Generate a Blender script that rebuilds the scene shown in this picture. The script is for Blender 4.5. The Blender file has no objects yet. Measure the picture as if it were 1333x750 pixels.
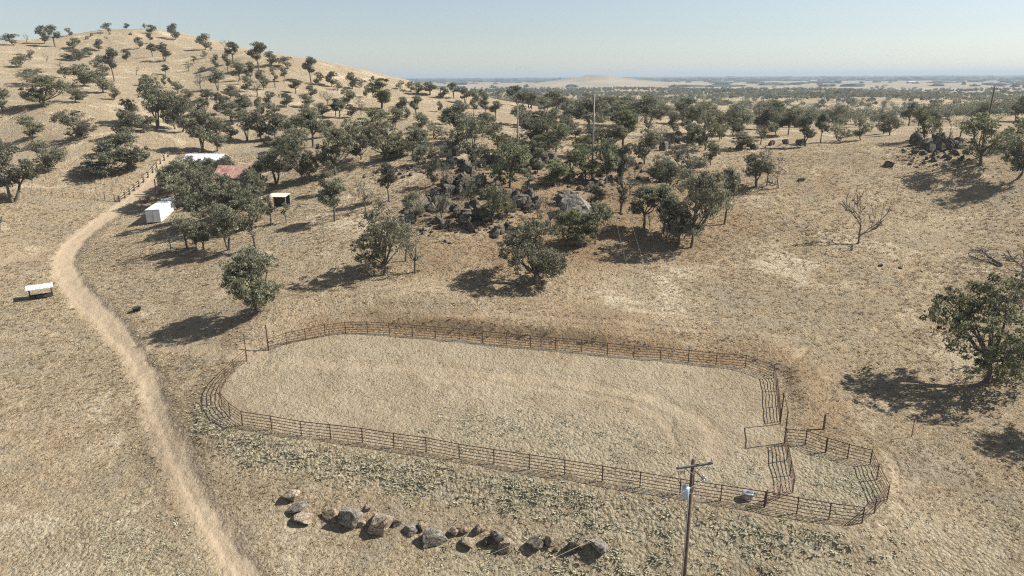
import bpy, bmesh, math, random
import numpy as np
from mathutils import Vector, Matrix

rnd = random.Random(7)
S = bpy.context.scene
COL = S.collection
R = math.radians
W0, H0, F0 = 1333.0, 750.0, 889.0

# ------------------------------------------------------------------ camera
CAM = np.array([0.0, 0.0, 35.0])
PITCH, ROLL = R(17.2), R(-0.31)
Mc = Matrix.Rotation(math.pi / 2 - PITCH, 3, 'X') @ Matrix.Rotation(ROLL, 3, 'Z')
RC = np.array(Mc)
cd = bpy.data.cameras.new('camera')
cd.sensor_width = 36.0
cd.lens = 36.0 * F0 / W0
cd.clip_start = 0.5
cd.clip_end = 90000
cam = bpy.data.objects.new('camera', cd)
cam.matrix_world = Matrix.Translation(Vector(CAM)) @ Mc.to_4x4()
COL.objects.link(cam)
S.camera = cam


def ray(px, py):
    return RC @ np.array([(px - W0 / 2) / F0, -(py - H0 / 2) / F0, -1.0])


def project(P):
    q = (np.asarray(P, float) - CAM) @ RC
    d = -q[..., 2]
    return W0 / 2 + F0 * q[..., 0] / d, H0 / 2 - F0 * q[..., 1] / d, d


# ------------------------------------------------------------------ noise
def vnoise(x, y, seed=0):
    xi, yi = np.floor(x).astype(np.int64), np.floor(y).astype(np.int64)
    fx, fy = x - xi, y - yi
    fx = fx * fx * (3 - 2 * fx)
    fy = fy * fy * (3 - 2 * fy)

    def h(a, b):
        n = (a * 374761393 + b * 668265263 + seed * 1442695041) & 0xffffffff
        n = ((n ^ (n >> 13)) * 1274126177) & 0xffffffff
        return ((n ^ (n >> 16)) & 0xffff) / 65535.0
    return (h(xi, yi) * (1 - fx) * (1 - fy) + h(xi + 1, yi) * fx * (1 - fy) +
            h(xi, yi + 1) * (1 - fx) * fy + h(xi + 1, yi + 1) * fx * fy) * 2 - 1


def sstep(a, b, x):
    t = np.clip((x - a) / (b - a), 0, 1)
    return t * t * (3 - 2 * t)


# ------------------------------------------------------------------ terrain
PZ = [(0, 750, -1), (333, 750, -1.5), (666, 750, -2), (1000, 750, -1.6), (1333, 750, -1), (0, 600, 1), (150, 600, .5), (1250, 700, -.6),
      (1333, 600, .6), (1122, 681, 0), (0, 450, 3.4), (180, 480, 2.6), (100, 330, 6.5), (0, 330, 8), (55, 385, 5), (270, 430, 4.6),
      (333, 405, 6), (208, 292, 9), (160, 262, 10.5), (0, 260, 12), (500, 357, 8), (697, 370, 6.8), (620, 400, 5.6), (905, 320, 8.3),
      (800, 330, 8.2), (850, 430, 4.2), (600, 300, 11.5), (680, 300, 10.8), (540, 260, 13.5), (650, 230, 16.5), (740, 260, 13.5),
      (760, 225, 16), (300, 325, 8.5), (360, 290, 10.5), (420, 265, 12.5), (500, 230, 16), (305, 246, 12.6), (230, 273, 9.35), (216, 282, 9.1), (200, 300, 8.8), (1117, 315, 8.5), (1000, 300, 9.5),
      (1000, 240, 14.5), (1150, 240, 14.5), (1250, 260, 12.5), (1300, 340, 7), (1333, 290, 10.5), (1100, 400, 4.8), (1200, 420, 4),
      (1280, 490, 2.3), (1150, 480, 2), (1250, 570, 1), (1333, 480, 3), (1080, 560, 1.2), (288, 525, 3), (220, 205, 17), (300, 190, 18)]
PT = [(100, 178, 172), (55, 138, 190), (0, 180, 175), (0, 120, 215), (150, 90, 280), (90, 80, 330), (185, 38, 430), (0, 64, 330), (60, 52, 375),
      (130, 42, 420), (240, 52, 400), (290, 66, 340), (330, 76, 300), (400, 101, 285), (490, 109, 300), (600, 123, 320), (300, 120, 240), (250, 100, 290),
      (220, 150, 210), (400, 150, 210), (450, 130, 260), (560, 150, 230), (600, 170, 185), (650, 152, 230), (700, 166, 210), (850, 166, 220),
      (930, 176, 190), (1000, 191, 168), (1100, 186, 170), (1180, 181, 162), (1195, 187, 152), (1333, 200, 137), (1333, 152, 300),
      (1050, 168, 330), (1200, 153, 450), (760, 142, 600), (900, 162, 300), (1000, 152, 500)]
RZ = [(-.34, 620, 38), (-.5, 600, 40), (-.25, 500, 38), (-.1, 480, 20), (-.5, 900, 16), (-.3, 900, 12), (-.1, 800, 5), (.1, 900, 3), (.35, 900, 4), (.55, 900, 6), (-.95, 20, -1), (-.5, 15, -2), (0, 12, -2), (.5, 15, -2), (.95, 20, -1),
      (-.95, 60, 3), (-.95, 150, 18), (-.95, 300, 40), (-.8, 500, 46), (-.95, 900, 20), (.95, 60, 1), (.95, 130, 12), (.95, 300, 16), (.95, 900, 8)]
for a_ in np.linspace(-.95, .95, 8):
    for r_ in (1500, 2600, 6000, 14000, 40000):
        RZ.append((a_, r_, 0))
ctl = []
for px, py, z in PZ:
    d = ray(px, py)
    t = (CAM[2] - z) / -d[2]
    ctl.append((math.atan2(d[0], d[1]), math.log(t * math.hypot(d[0], d[1])), z))
for px, py, t in PT:
    d = ray(px, py)
    ctl.append((math.atan2(d[0], d[1]), math.log(t * math.hypot(d[0], d[1])), CAM[2] + t * d[2]))
for a_, r_, z in RZ:
    ctl.append((a_, math.log(r_), z))


def plane_pts():
    out = []
    for px, py, z in ((1040, 669, .35), (316, 555, 2.6), (479, 434, 4.2), (1007, 492, 2.6)):
        d = ray(px, py)
        t = (CAM[2] - z) / -d[2]
        p = CAM + d * t
        out.append(p)
    return np.array(out)


_pp = plane_pts()
_A = np.c_[np.ones(4), _pp[:, 0], _pp[:, 1]]
APL = np.linalg.lstsq(_A, _pp[:, 2], rcond=None)[0]


def on_plane(px, py):
    d = ray(px, py)
    t = (APL[0] - CAM[2]) / (d[2] - APL[1] * d[0] - APL[2] * d[1])
    return CAM + d * t


FAR_FENCE = [(350, 457), (373.5, 448.4), (398, 443), (423.6, 438), (450, 435), (478.5, 433.7), (507, 435.3), (537, 437.6), (567, 440), (598, 443),
             (628, 446), (659, 449), (690.6, 452), (723, 455), (757, 458.4), (790.4, 462), (825, 465), (859.6, 468), (896, 472), (932, 475),
             (970, 479), (1006.6, 492), (1010, 510), (1012.5, 529), (1014.7, 549)]
NEAR_FENCE = [(321, 470), (305, 484), (294, 498), (287.5, 513), (289, 529), (300, 543), (316, 555), (354, 560), (392.5, 566), (430.7, 571), (472, 577),
              (513, 583), (555, 589), (598, 597), (643, 604), (689, 611), (735, 618.6), (784, 626), (833, 634), (885, 643), (938, 651),
              (994.5, 660), (1037, 669), (1079, 675.5), (1122, 681.5), (1138, 668), (1154.5, 652), (1141, 625), (1132.5, 605), (1103, 597), (1075, 589.5), (1048, 580), (1020, 577)]
ffw = np.array([on_plane(*p)[:2] for p in FAR_FENCE])
nfw = np.array([on_plane(*p)[:2] for p in NEAR_FENCE])
POLY = np.vstack([ffw, nfw[::-1]])
for p in POLY[::4]:
    ctl.append((math.atan2(p[0], p[1]), math.log(math.hypot(p[0], p[1])), APL[0] + APL[1] * p[0] + APL[2] * p[1]))
ctl = np.array(ctl)


def _phi(r2):
    return 0.5 * r2 * np.log(np.maximum(r2, 1e-12))


_n = len(ctl)
_K = np.zeros((_n + 3, _n + 3))
_d2 = (ctl[:, None, 0] - ctl[None, :, 0]) ** 2 + (ctl[:, None, 1] - ctl[None, :, 1]) ** 2
_K[:_n, :_n] = _phi(_d2) + np.eye(_n) * 2e-4
_K[:_n, _n] = 1
_K[:_n, _n + 1:] = ctl[:, :2]
_K[_n:, :_n] = _K[:_n, _n:].T
TPS = np.linalg.solve(_K, np.r_[ctl[:, 2], 0, 0, 0])


def seg_dist(x, y, pts):
    best = np.full(x.shape, 1e9)
    for a, b in zip(pts[:-1], pts[1:]):
        ab = b - a
        L = max(ab @ ab, 1e-9)
        t = np.clip(((x - a[0]) * ab[0] + (y - a[1]) * ab[1]) / L, 0, 1)
        best = np.minimum(best, np.hypot(x - a[0] - t * ab[0], y - a[1] - t * ab[1]))
    return best


def in_poly(x, y, poly):
    ins = np.zeros(x.shape, bool)
    n = len(poly)
    for i in range(n):
        x1, y1 = poly[i]
        x2, y2 = poly[(i + 1) % n]
        if y1 == y2:
            continue
        c = ((y1 > y) != (y2 > y)) & (x < (x2 - x1) * (y - y1) / (y2 - y1) + x1)
        ins ^= c
    return ins


POLYC = np.vstack([POLY, POLY[:1]])
BANK = np.vstack([ffw[3:20]])
_md = ray(775, 110)
MAZ = math.atan2(_md[0], _md[1])
MC = (2900 * math.sin(MAZ), 2900 * math.cos(MAZ))


def height(x, y, micro=True):
    x = np.asarray(x, float)
    y = np.asarray(y, float)
    sh = x.shape
    x, y = x.ravel(), y.ravel()
    r = np.maximum(np.hypot(x, y), 4.0)
    az = np.arctan2(x, y)
    u = np.clip(az, -1.0, 1.0)
    w = np.log(r)
    z = TPS[_n] + TPS[_n + 1] * u + TPS[_n + 2] * w
    for i in range(_n):
        z += TPS[i] * _phi((u - ctl[i, 0]) ** 2 + (w - ctl[i, 1]) ** 2)
    z = np.where(r > 1200, z * (1 - sstep(1200, 2600, r)), z)
    back = sstep(1.0, 1.7, np.abs(az))
    z = z * (1 - back) + back * (2 + 4 * sstep(30, 400, r))
    # mound on the plain
    dx, dy = x - MC[0], y - MC[1]
    sx = np.where(dx > 0, 330.0, 210.0)
    z = z + 17 * np.exp(-(dx / sx) ** 2 / 1.6 - (dy / 300.0) ** 2) * (1 + .12 * vnoise(x / 60, y / 60, 5)) + 22 * np.exp(-(np.abs(dx) / 150) ** 1.6 - (dy / 150) ** 2) * (1 + .12 * vnoise(x / 35, y / 35, 6))
    # rolling ground beyond the ridge
    wroll = sstep(330, 600, r) * (1 - sstep(1900, 2600, r)) * sstep(-.2, 0.0, az)
    z = z + wroll * (4.5 * vnoise(x / 130, y / 130, 3) + 2.0 * vnoise(x / 50, y / 50, 4))
    wh = sstep(120, 220, r) * (1 - sstep(600, 900, r))
    z = z + wh * (.7 * vnoise(x / 21, y / 21, 8) + .3 * vnoise(x / 8, y / 8, 9))
    # arena bench
    near = (r < 150) & (np.abs(x) < 70)
    if near.any():
        xn, yn = x[near], y[near]
        ins = in_poly(xn, yn, POLY)
        dd = seg_dist(xn, yn, POLYC)
        sd = np.where(ins, -dd, dd)
        pz = APL[0] + APL[1] * xn + APL[2] * yn
        k = 1 - sstep(.8, 9.0, sd)
        db = seg_dist(xn, yn, BANK)
        de = np.minimum(np.hypot(xn - BANK[0, 0], yn - BANK[0, 1]), np.hypot(xn - BANK[-1, 0], yn - BANK[-1, 1]))
        bank = np.where(~ins, sstep(.9, 3.0, sd) * (1 - sstep(6, 14, db)) * sstep(0, 14, de), 0)
        dn = seg_dist(xn, yn, nfw[4:25])
        low = np.where(~ins, sstep(.5, 4.5, sd) * (1 - sstep(6, 16, dn)), 0)
        z[near] = z[near] * (1 - k) + pz * k + bank * 1.5 - low * .7
    if micro:
        f = 1 - sstep(120, 300, r)
        ruf = vnoise(x / 1.3, y / 1.3, 11) * .05 + vnoise(x / .6, y / .6, 12) * .035 + vnoise(x / 4.5, y / 4.5, 13) * .09
        z = z + f * ruf
    return z.reshape(sh)


_tt = np.concatenate([np.arange(18, 260, .5), np.geomspace(260, 9000, 500)])


def hit(px, py):
    d = ray(px, py)
    P = CAM + d[None, :] * _tt[:, None]
    g = P[:, 2] - height(P[:, 0], P[:, 1], False)
    neg = np.where(g < 0)[0]
    if len(neg) == 0:
        return None
    i = neg[0]
    if i == 0:
        return None
    t = _tt[i - 1] + (_tt[i] - _tt[i - 1]) * g[i - 1] / (g[i - 1] - g[i])
    p = CAM + d * t
    p[2] = float(height(p[0], p[1]))
    return p


def at(px, py, tmax=700):
    for k in range(0, 16):
        p = hit(px, py + k)
        if p is not None and np.linalg.norm(p - CAM) < tmax:
            return p
    return None


def to_world(pts):
    out = []
    for p in pts:
        q = hit(*p)
        if q is not None:
            out.append(q[:2])
    return np.array(out)


# ------------------------------------------------------------------ material helpers
def mat(name):
    m = bpy.data.materials.new(name)
    m.use_nodes = True
    nt = m.node_tree
    nt.nodes.clear()
    return m, nt


def nd(nt, t, **kw):
    n = nt.nodes.new(t)
    for k, v in kw.items():
        if k == 'inp':
            for a, b in v.items():
                n.inputs[a].default_value = b
        else:
            setattr(n, k, v)
    return n


def mix(nt, fac, a, b, blend='MIX'):
    n = nt.nodes.new('ShaderNodeMix')
    n.data_type = 'RGBA'
    n.blend_type = blend
    for i, v in ((0, fac), (6, a), (7, b)):
        if isinstance(v, (int, float)):
            n.inputs[i].default_value = v
        elif isinstance(v, tuple):
            n.inputs[i].default_value = (*v, 1) if len(v) == 3 else v
        else:
            nt.links.new(v, n.inputs[i])
    return n.outputs[2]


def noise(nt, co, scale, detail=3, rough=.55, dist=0):
    n = nd(nt, 'ShaderNodeTexNoise', inp={'Scale': scale, 'Detail': detail, 'Roughness': rough, 'Distortion': dist})
    nt.links.new(co, n.inputs['Vector'])
    return n.outputs['Fac']


def ramp(nt, v, a, b):
    n = nd(nt, 'ShaderNodeMapRange', inp={'From Min': a, 'From Max': b})
    n.interpolation_type = 'SMOOTHSTEP'
    nt.links.new(v, n.inputs['Value'])
    return n.outputs[0]


def math_(nt, op, a, b=None):
    n = nd(nt, 'ShaderNodeMath', operation=op)
    for i, v in enumerate((a, b)):
        if v is None:
            continue
        if isinstance(v, (int, float)):
            n.inputs[i].default_value = v
        else:
            nt.links.new(v, n.inputs[i])
    return n.outputs[0]


def finish(nt, col, rough=.9, bump=None, metal=0.0, transl=0.0, spec=.2):
    o = nt.nodes.new('ShaderNodeOutputMaterial')
    b = nt.nodes.new('ShaderNodeBsdfPrincipled')
    b.inputs['Roughness'].default_value = rough
    b.inputs['Metallic'].default_value = metal
    b.inputs['Specular IOR Level'].default_value = spec
    if isinstance(col, tuple):
        b.inputs['Base Color'].default_value = (*col, 1)
    else:
        nt.links.new(col, b.inputs['Base Color'])
    if bump is not None:
        h, st, di = bump
        bn = nd(nt, 'ShaderNodeBump', inp={'Strength': st, 'Distance': di})
        nt.links.new(h, bn.inputs['Height'])
        nt.links.new(bn.outputs[0], b.inputs['Normal'])
    if transl:
        tr = nt.nodes.new('ShaderNodeBsdfTranslucent')
        if isinstance(col, tuple):
            tr.inputs[0].default_value = (*col, 1)
        else:
            nt.links.new(col, tr.inputs[0])
        mx = nt.nodes.new('ShaderNodeMixShader')
        mx.inputs[0].default_value = transl
        nt.links.new(b.outputs[0], mx.inputs[1])
        nt.links.new(tr.outputs[0], mx.inputs[2])
        nt.links.new(mx.outputs[0], o.inputs[0])
    else:
        nt.links.new(b.outputs[0], o.inputs[0])


def simple(name, c1, c2, scale=3.0, rough=.8, bump=.0, metal=0.0, spec=.3, coord='Object'):
    m, nt = mat(name)
    co = nt.nodes.new('ShaderNodeTexCoord').outputs[coord]
    f = noise(nt, co, scale, 5, .65)
    c = mix(nt, ramp(nt, f, .3, .7), c1, c2)
    finish(nt, c, rough, (noise(nt, co, scale * 3, 4, .7), bump, .05) if bump else None, metal, 0, spec)
    return m


# ground
def ground_material():
    m, nt = mat('dry_pasture')
    geo = nt.nodes.new('ShaderNodeNewGeometry').outputs['Position']

    def attr(n):
        return nd(nt, 'ShaderNodeAttribute', attribute_name=n).outputs['Fac']
    n_big = noise(nt, geo, .035, 4, .6)
    n_mid = noise(nt, geo, .22, 5, .65, .4)
    n_sm = noise(nt, geo, 1.9, 5, .75)
    n_fine = noise(nt, geo, 3.4, 5, .8)
    c = mix(nt, ramp(nt, n_big, .35, .65), G['straw'], G['straw2'])
    c = mix(nt, math_(nt, 'MULTIPLY', ramp(nt, n_mid, .42, .62), .6), c, G['tan'])
    c = mix(nt, math_(nt, 'MULTIPLY', ramp(nt, n_sm, .5, .70), .38), c, G['brown'])
    c = mix(nt, math_(nt, 'MULTIPLY', ramp(nt, n_fine, .55, .64), .8), c, G['soil'])  # dark soil specks, deepened to stand in for small clod and tuft shadows
    c = mix(nt, math_(nt, 'MULTIPLY', ramp(nt, n_fine, .47, .37), .75), c, G['pale'])  # pale straw specks, strengthened as painted highlights on the tufts
    # broad patches, grass lying in streaks, animal trails
    n_pat = noise(nt, geo, .085, 5, .7, .8)
    c = mix(nt, math_(nt, 'MULTIPLY', ramp(nt, n_pat, .51, .62), .72), c, G['grey'])
    c = mix(nt, math_(nt, 'MULTIPLY', ramp(nt, n_pat, .46, .36), .68), c, G['pale'])
    mpn = nd(nt, 'ShaderNodeMapping', inp={'Scale': (.22, 1.3, .6), 'Rotation': (0, 0, .35)})
    nt.links.new(geo, mpn.inputs['Vector'])
    n_str = noise(nt, mpn.outputs[0], .8, 4, .65, .3)
    c = mix(nt, math_(nt, 'MULTIPLY', ramp(nt, n_str, .53, .68), .45), c, G['brown'])
    n_far = noise(nt, geo, .55, 4, .75)
    c = mix(nt, math_(nt, 'MULTIPLY', ramp(nt, n_far, .56, .68), .5), c, G['olive'])
    # brown patches, weeds, arena soil, road
    br = math_(nt, 'MULTIPLY', attr('brown'), math_(nt, 'ADD', .45, math_(nt, 'MULTIPLY', n_sm, .8)))
    c = mix(nt, br, c, mix(nt, ramp(nt, n_fine, .35, .65), G['rust'], G['rust2']))
    ar = attr('arena')
    ca = mix(nt, ramp(nt, n_mid, .35, .65), G['sand'], G['sand2'])
    ca = mix(nt, math_(nt, 'MULTIPLY', ramp(nt, n_fine, .55, .66), .65), ca, G['soil'])  # soil specks in the arena, with small clod shadows painted in
    c = mix(nt, math_(nt, 'MULTIPLY', ar, .86), c, ca)
    we = math_(nt, 'MULTIPLY', attr('weeds'), ramp(nt, n_sm, .38, .56))
    cw = mix(nt, ramp(nt, n_fine, .4, .6), G['weed'], G['weed2'])
    c = mix(nt, math_(nt, 'MULTIPLY', we, .75), c, cw)
    ro = attr('road')
    cr = mix(nt, ramp(nt, n_sm, .35, .7), G['road'], G['road2'])
    cr = mix(nt, math_(nt, 'MULTIPLY', attr('rut'), .6), cr, G['rutc'])
    cr = mix(nt, math_(nt, 'MULTIPLY', ramp(nt, n_fine, .58, .72), .5), cr, G['soil'])
    edge = ramp(nt, math_(nt, 'ADD', ro, math_(nt, 'MULTIPLY', math_(nt, 'SUBTRACT', math_(nt, 'ADD', n_sm, math_(nt, 'MULTIPLY', n_far, .6)), .8), .9)), .15, .8)
    c = mix(nt, edge, c, cr)
    # bare fields far away
    fa = attr('farplain')
    n_f = noise(nt, geo, .004, 4, .6)
    cf = mix(nt, ramp(nt, n_f, .4, .6), G['field'], G['field2'])
    c = mix(nt, fa, c, cf)
    fw = attr('farwood')
    c = mix(nt, fw, c, (.06, .075, .06))
    hgt = math_(nt, 'ADD', math_(nt, 'MULTIPLY', n_sm, .9), math_(nt, 'ADD', math_(nt, 'MULTIPLY', n_fine, .7), math_(nt, 'MULTIPLY', n_far, 1.6)))
    vo = nd(nt, 'ShaderNodeTexVoronoi', inp={'Scale': 3.2, 'Randomness': 1.0})
    nt.links.new(geo, vo.inputs['Vector'])
    hgt = math_(nt, 'SUBTRACT', hgt, math_(nt, 'MULTIPLY', vo.outputs['Distance'], math_(nt, 'ADD', .25, math_(nt, 'MULTIPLY', attr('weeds'), .6))))
    hgt = math_(nt, 'MULTIPLY', hgt, math_(nt, 'SUBTRACT', 1.0, math_(nt, 'MULTIPLY', ro, .8)))
    hgt = math_(nt, 'MULTIPLY', hgt, math_(nt, 'SUBTRACT', 1.0, math_(nt, 'MULTIPLY', fa, .95)))
    hs = nd(nt, 'ShaderNodeHueSaturation', inp={'Saturation': 1.02, 'Value': 1.09})
    nt.links.new(c, hs.inputs['Color'])
    finish(nt, hs.outputs[0], 1.0, (hgt, 1.0, .62), spec=0.0)
    return m


G = dict(rutc=(.40, .32, .225), straw=(.45, .365, .245), straw2=(.385, .305, .20), tan=(.33, .25, .16), brown=(.265, .19, .12), soil=(.135, .10, .068), pale=(.58, .495, .36),
         rust=(.33, .225, .13), rust2=(.215, .14, .082), sand=(.43, .36, .255), sand2=(.37, .30, .205), weed=(.46, .42, .30), weed2=(.28, .25, .17),
         road=(.355, .282, .195), road2=(.305, .24, .165), field=(.31, .262, .195), field2=(.235, .20, .148), grey=(.33, .285, .21), olive=(.27, .235, .15))
M = {}
M['ground'] = ground_material()


def tinted(name, c_lo, c_hi, transl=.0, objvar=.5, rough=.7):
    m, nt = mat(name)
    t = nd(nt, 'ShaderNodeAttribute', attribute_name='tint').outputs['Fac']
    c = mix(nt, t, c_lo, c_hi)
    if objvar:
        oi = nt.nodes.new('ShaderNodeObjectInfo').outputs['Random']
        hs = nt.nodes.new('ShaderNodeHueSaturation')
        nt.links.new(c, hs.inputs['Color'])
        nt.links.new(math_(nt, 'ADD', 1 - objvar / 2, math_(nt, 'MULTIPLY', oi, objvar)), hs.inputs['Value'])
        nt.links.new(math_(nt, 'ADD', .482, math_(nt, 'MULTIPLY', oi, .03)), hs.inputs['Hue'])
        c = hs.outputs['Color']
    finish(nt, c, rough, None, 0, transl, .25)
    return m


M['oak_leaf'] = tinted('oak_leaves', (.062, .068, .044), (.36, .35, .235), .36, .55)
M['green_leaf'] = tinted('green_leaves', (.054, .064, .034), (.32, .325, .18), .36, .35)
M['grass'] = tinted('dry_grass_blades', (.15, .108, .062), (.64, .535, .36), .4, 0)
M['weed'] = tinted('pale_weed_leaves', (.20, .18, .115), (.66, .62, .46), .4, 0)
M['bark'] = simple('oak_bark', (.085, .072, .06), (.17, .15, .125), 6, .95, .6)
M['dead_wood'] = simple('dead_wood', (.10, .085, .075), (.24, .21, .185), 5, .95, .5)
def rock_mat(name, c1, c2, crack, lich):
    m, nt = mat(name)
    co = nt.nodes.new('ShaderNodeTexCoord').outputs['Object']
    oi = nt.nodes.new('ShaderNodeObjectInfo')
    va = nt.nodes.new('ShaderNodeVectorMath')
    va.operation = 'ADD'
    nt.links.new(co, va.inputs[0])
    nt.links.new(oi.outputs['Location'], va.inputs[1])
    co = va.outputs[0]
    f = noise(nt, co, 1.4, 6, .7, .5)
    c = mix(nt, ramp(nt, f, .3, .7), c1, c2)
    c = mix(nt, math_(nt, 'MULTIPLY', ramp(nt, noise(nt, co, 3.2, 4, .7), .56, .66), .75), c, lich)
    vo = nd(nt, 'ShaderNodeTexVoronoi', feature='DISTANCE_TO_EDGE', inp={'Scale': 1.7, 'Randomness': 1.0})
    mp = noise(nt, co, 2.5, 3, .6)
    va2 = nt.nodes.new('ShaderNodeVectorMath')
    va2.operation = 'ADD'
    nt.links.new(co, va2.inputs[0])
    nt.links.new(mp, va2.inputs[1])
    nt.links.new(va2.outputs[0], vo.inputs['Vector'])
    ck = ramp(nt, vo.outputs['Distance'], .05, .0)
    c = mix(nt, math_(nt, 'MULTIPLY', ck, .7), c, crack)
    h = math_(nt, 'SUBTRACT', noise(nt, co, 4.0, 6, .75), math_(nt, 'MULTIPLY', ck, .6))
    finish(nt, c, .95, (h, 1.0, .16), spec=.15)
    return m


M['rock_dark'] = rock_mat('rock_dark_stone', (.045, .039, .032), (.225, .193, .15), (.012, .011, .009), (.31, .28, .22))
M['rock_tan'] = rock_mat('rock_tan_stone', (.24, .185, .13), (.50, .41, .30), (.07, .05, .038), (.54, .48, .38))
M['rock_grey'] = rock_mat('rock_grey_stone', (.13, .118, .10), (.36, .325, .265), (.04, .035, .03), (.38, .36, .30))
M['rock_red'] = rock_mat('rock_red_stone', (.20, .135, .10), (.38, .285, .205), (.07, .045, .035), (.42, .37, .29))
M['rust_pipe'] = simple('rusty_pipe', (.055, .035, .026), (.125, .074, .050), 2.2, .85, .0)
M['red_pipe'] = simple('faded_red_pipe', (.22, .13, .105), (.33, .21, .17), 2.2, .85, .0)
M['pole_wood'] = simple('weathered_pole_wood', (.10, .070, .050), (.19, .135, .095), 4, .95, .4)
M['grey_wood'] = simple('grey_wood', (.20, .18, .16), (.33, .30, .27), 4, .95, .4)
M['pale_wood'] = simple('pale_wood', (.28, .23, .17), (.46, .39, .31), 4, .95, .3)
M['arm_wood'] = simple('crossarm_wood', (.09, .085, .085), (.16, .15, .15), 4, .9, .3)
M['steel'] = simple('galvanised_steel', (.42, .44, .46), (.62, .64, .66), 5, .38, .0, .85)
M['can_blue'] = simple('transformer_paint', (.36, .47, .55), (.46, .56, .63), 3, .5)
M['wire'] = simple('aluminium_wire', (.30, .29, .27), (.42, .40, .37), 3, .5, 0, .3)
M['porcelain'] = simple('porcelain', (.40, .37, .34), (.55, .52, .48), 3, .3)
M['white_paint'] = simple('white_painted_metal', (.56, .57, .58), (.74, .74, .74), 1.2, .55)
M['white_roof'] = simple('white_metal_roof', (.50, .53, .57), (.74, .76, .78), .8, .45)
M['rubber'] = simple('black_rubber', (.015, .015, .015), (.035, .034, .033), 6, .8)
M['dark_metal'] = simple('dark_metal', (.03, .03, .03), (.075, .07, .065), 4, .7)
M['red_roof'] = simple('faded_red_roof', (.30, .14, .11), (.56, .36, .29), 1.1, .8, .3)
M['grey_wall'] = simple('grey_board_wall', (.19, .185, .18), (.27, .26, .25), 2, .9, .2)
M['glass'] = simple('window_glass', (.03, .035, .04), (.05, .055, .06), 2, .08, 0, 0, .6)
M['tan_roof'] = simple('pale_tan_roof', (.50, .46, .38), (.64, .60, .52), 1.2, .7)
M['far_wood'] = simple('far_trees', (.035, .05, .038), (.06, .075, .05), .02, 1.0, 0, coord='Object')


# ------------------------------------------------------------------ mesh helpers
def mesh_np(name, V, faces, material, tint=None, smooth=False, parent=None, slot=None):
    """faces: (n,k) array or list of such arrays"""
    fl = faces if isinstance(faces, list) else [faces]
    me = bpy.data.meshes.new(name)
    V = np.asarray(V, np.float32)
    me.vertices.add(len(V))
    me.vertices.foreach_set('co', V.ravel())
    loops = np.concatenate([np.asarray(f, np.int32).ravel() for f in fl])
    cnt = np.concatenate([np.full(len(f), np.asarray(f).shape[1], np.int32) for f in fl])
    me.loops.add(len(loops))
    me.loops.foreach_set('vertex_index', loops)
    me.polygons.add(len(cnt))
    st = np.zeros(len(cnt), np.int32)
    st[1:] = np.cumsum(cnt)[:-1]
    me.polygons.foreach_set('loop_start', st)
    me.polygons.foreach_set('use_smooth', np.full(len(cnt), smooth, bool))
    if tint is not None:
        a = me.attributes.new('tint', 'FLOAT', 'FACE')
        a.data.foreach_set('value', np.asarray(tint, np.float32))
    me.update(calc_edges=True)
    me.validate()
    if material is not None:
        me.materials.append(material)
    o = bpy.data.objects.new(name, me)
    COL.objects.link(o)
    if parent is not None:
        o.parent = parent
    return o


def tag(o, label=None, cat=None, group=None, kind=None):
    if label:
        o['label'] = label
    if cat:
        o['category'] = cat
    if group:
        o['group'] = group
    if kind:
        o['kind'] = kind
    return o


def thing(name, label, cat, loc=(0, 0, 0), rz=0.0, group=None):
    o = bpy.data.objects.new(name, None)
    o.empty_display_size = .3
    COL.objects.link(o)
    o.location = loc
    o.rotation_euler = (0, 0, rz)
    return tag(o, label, cat, group)


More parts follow.
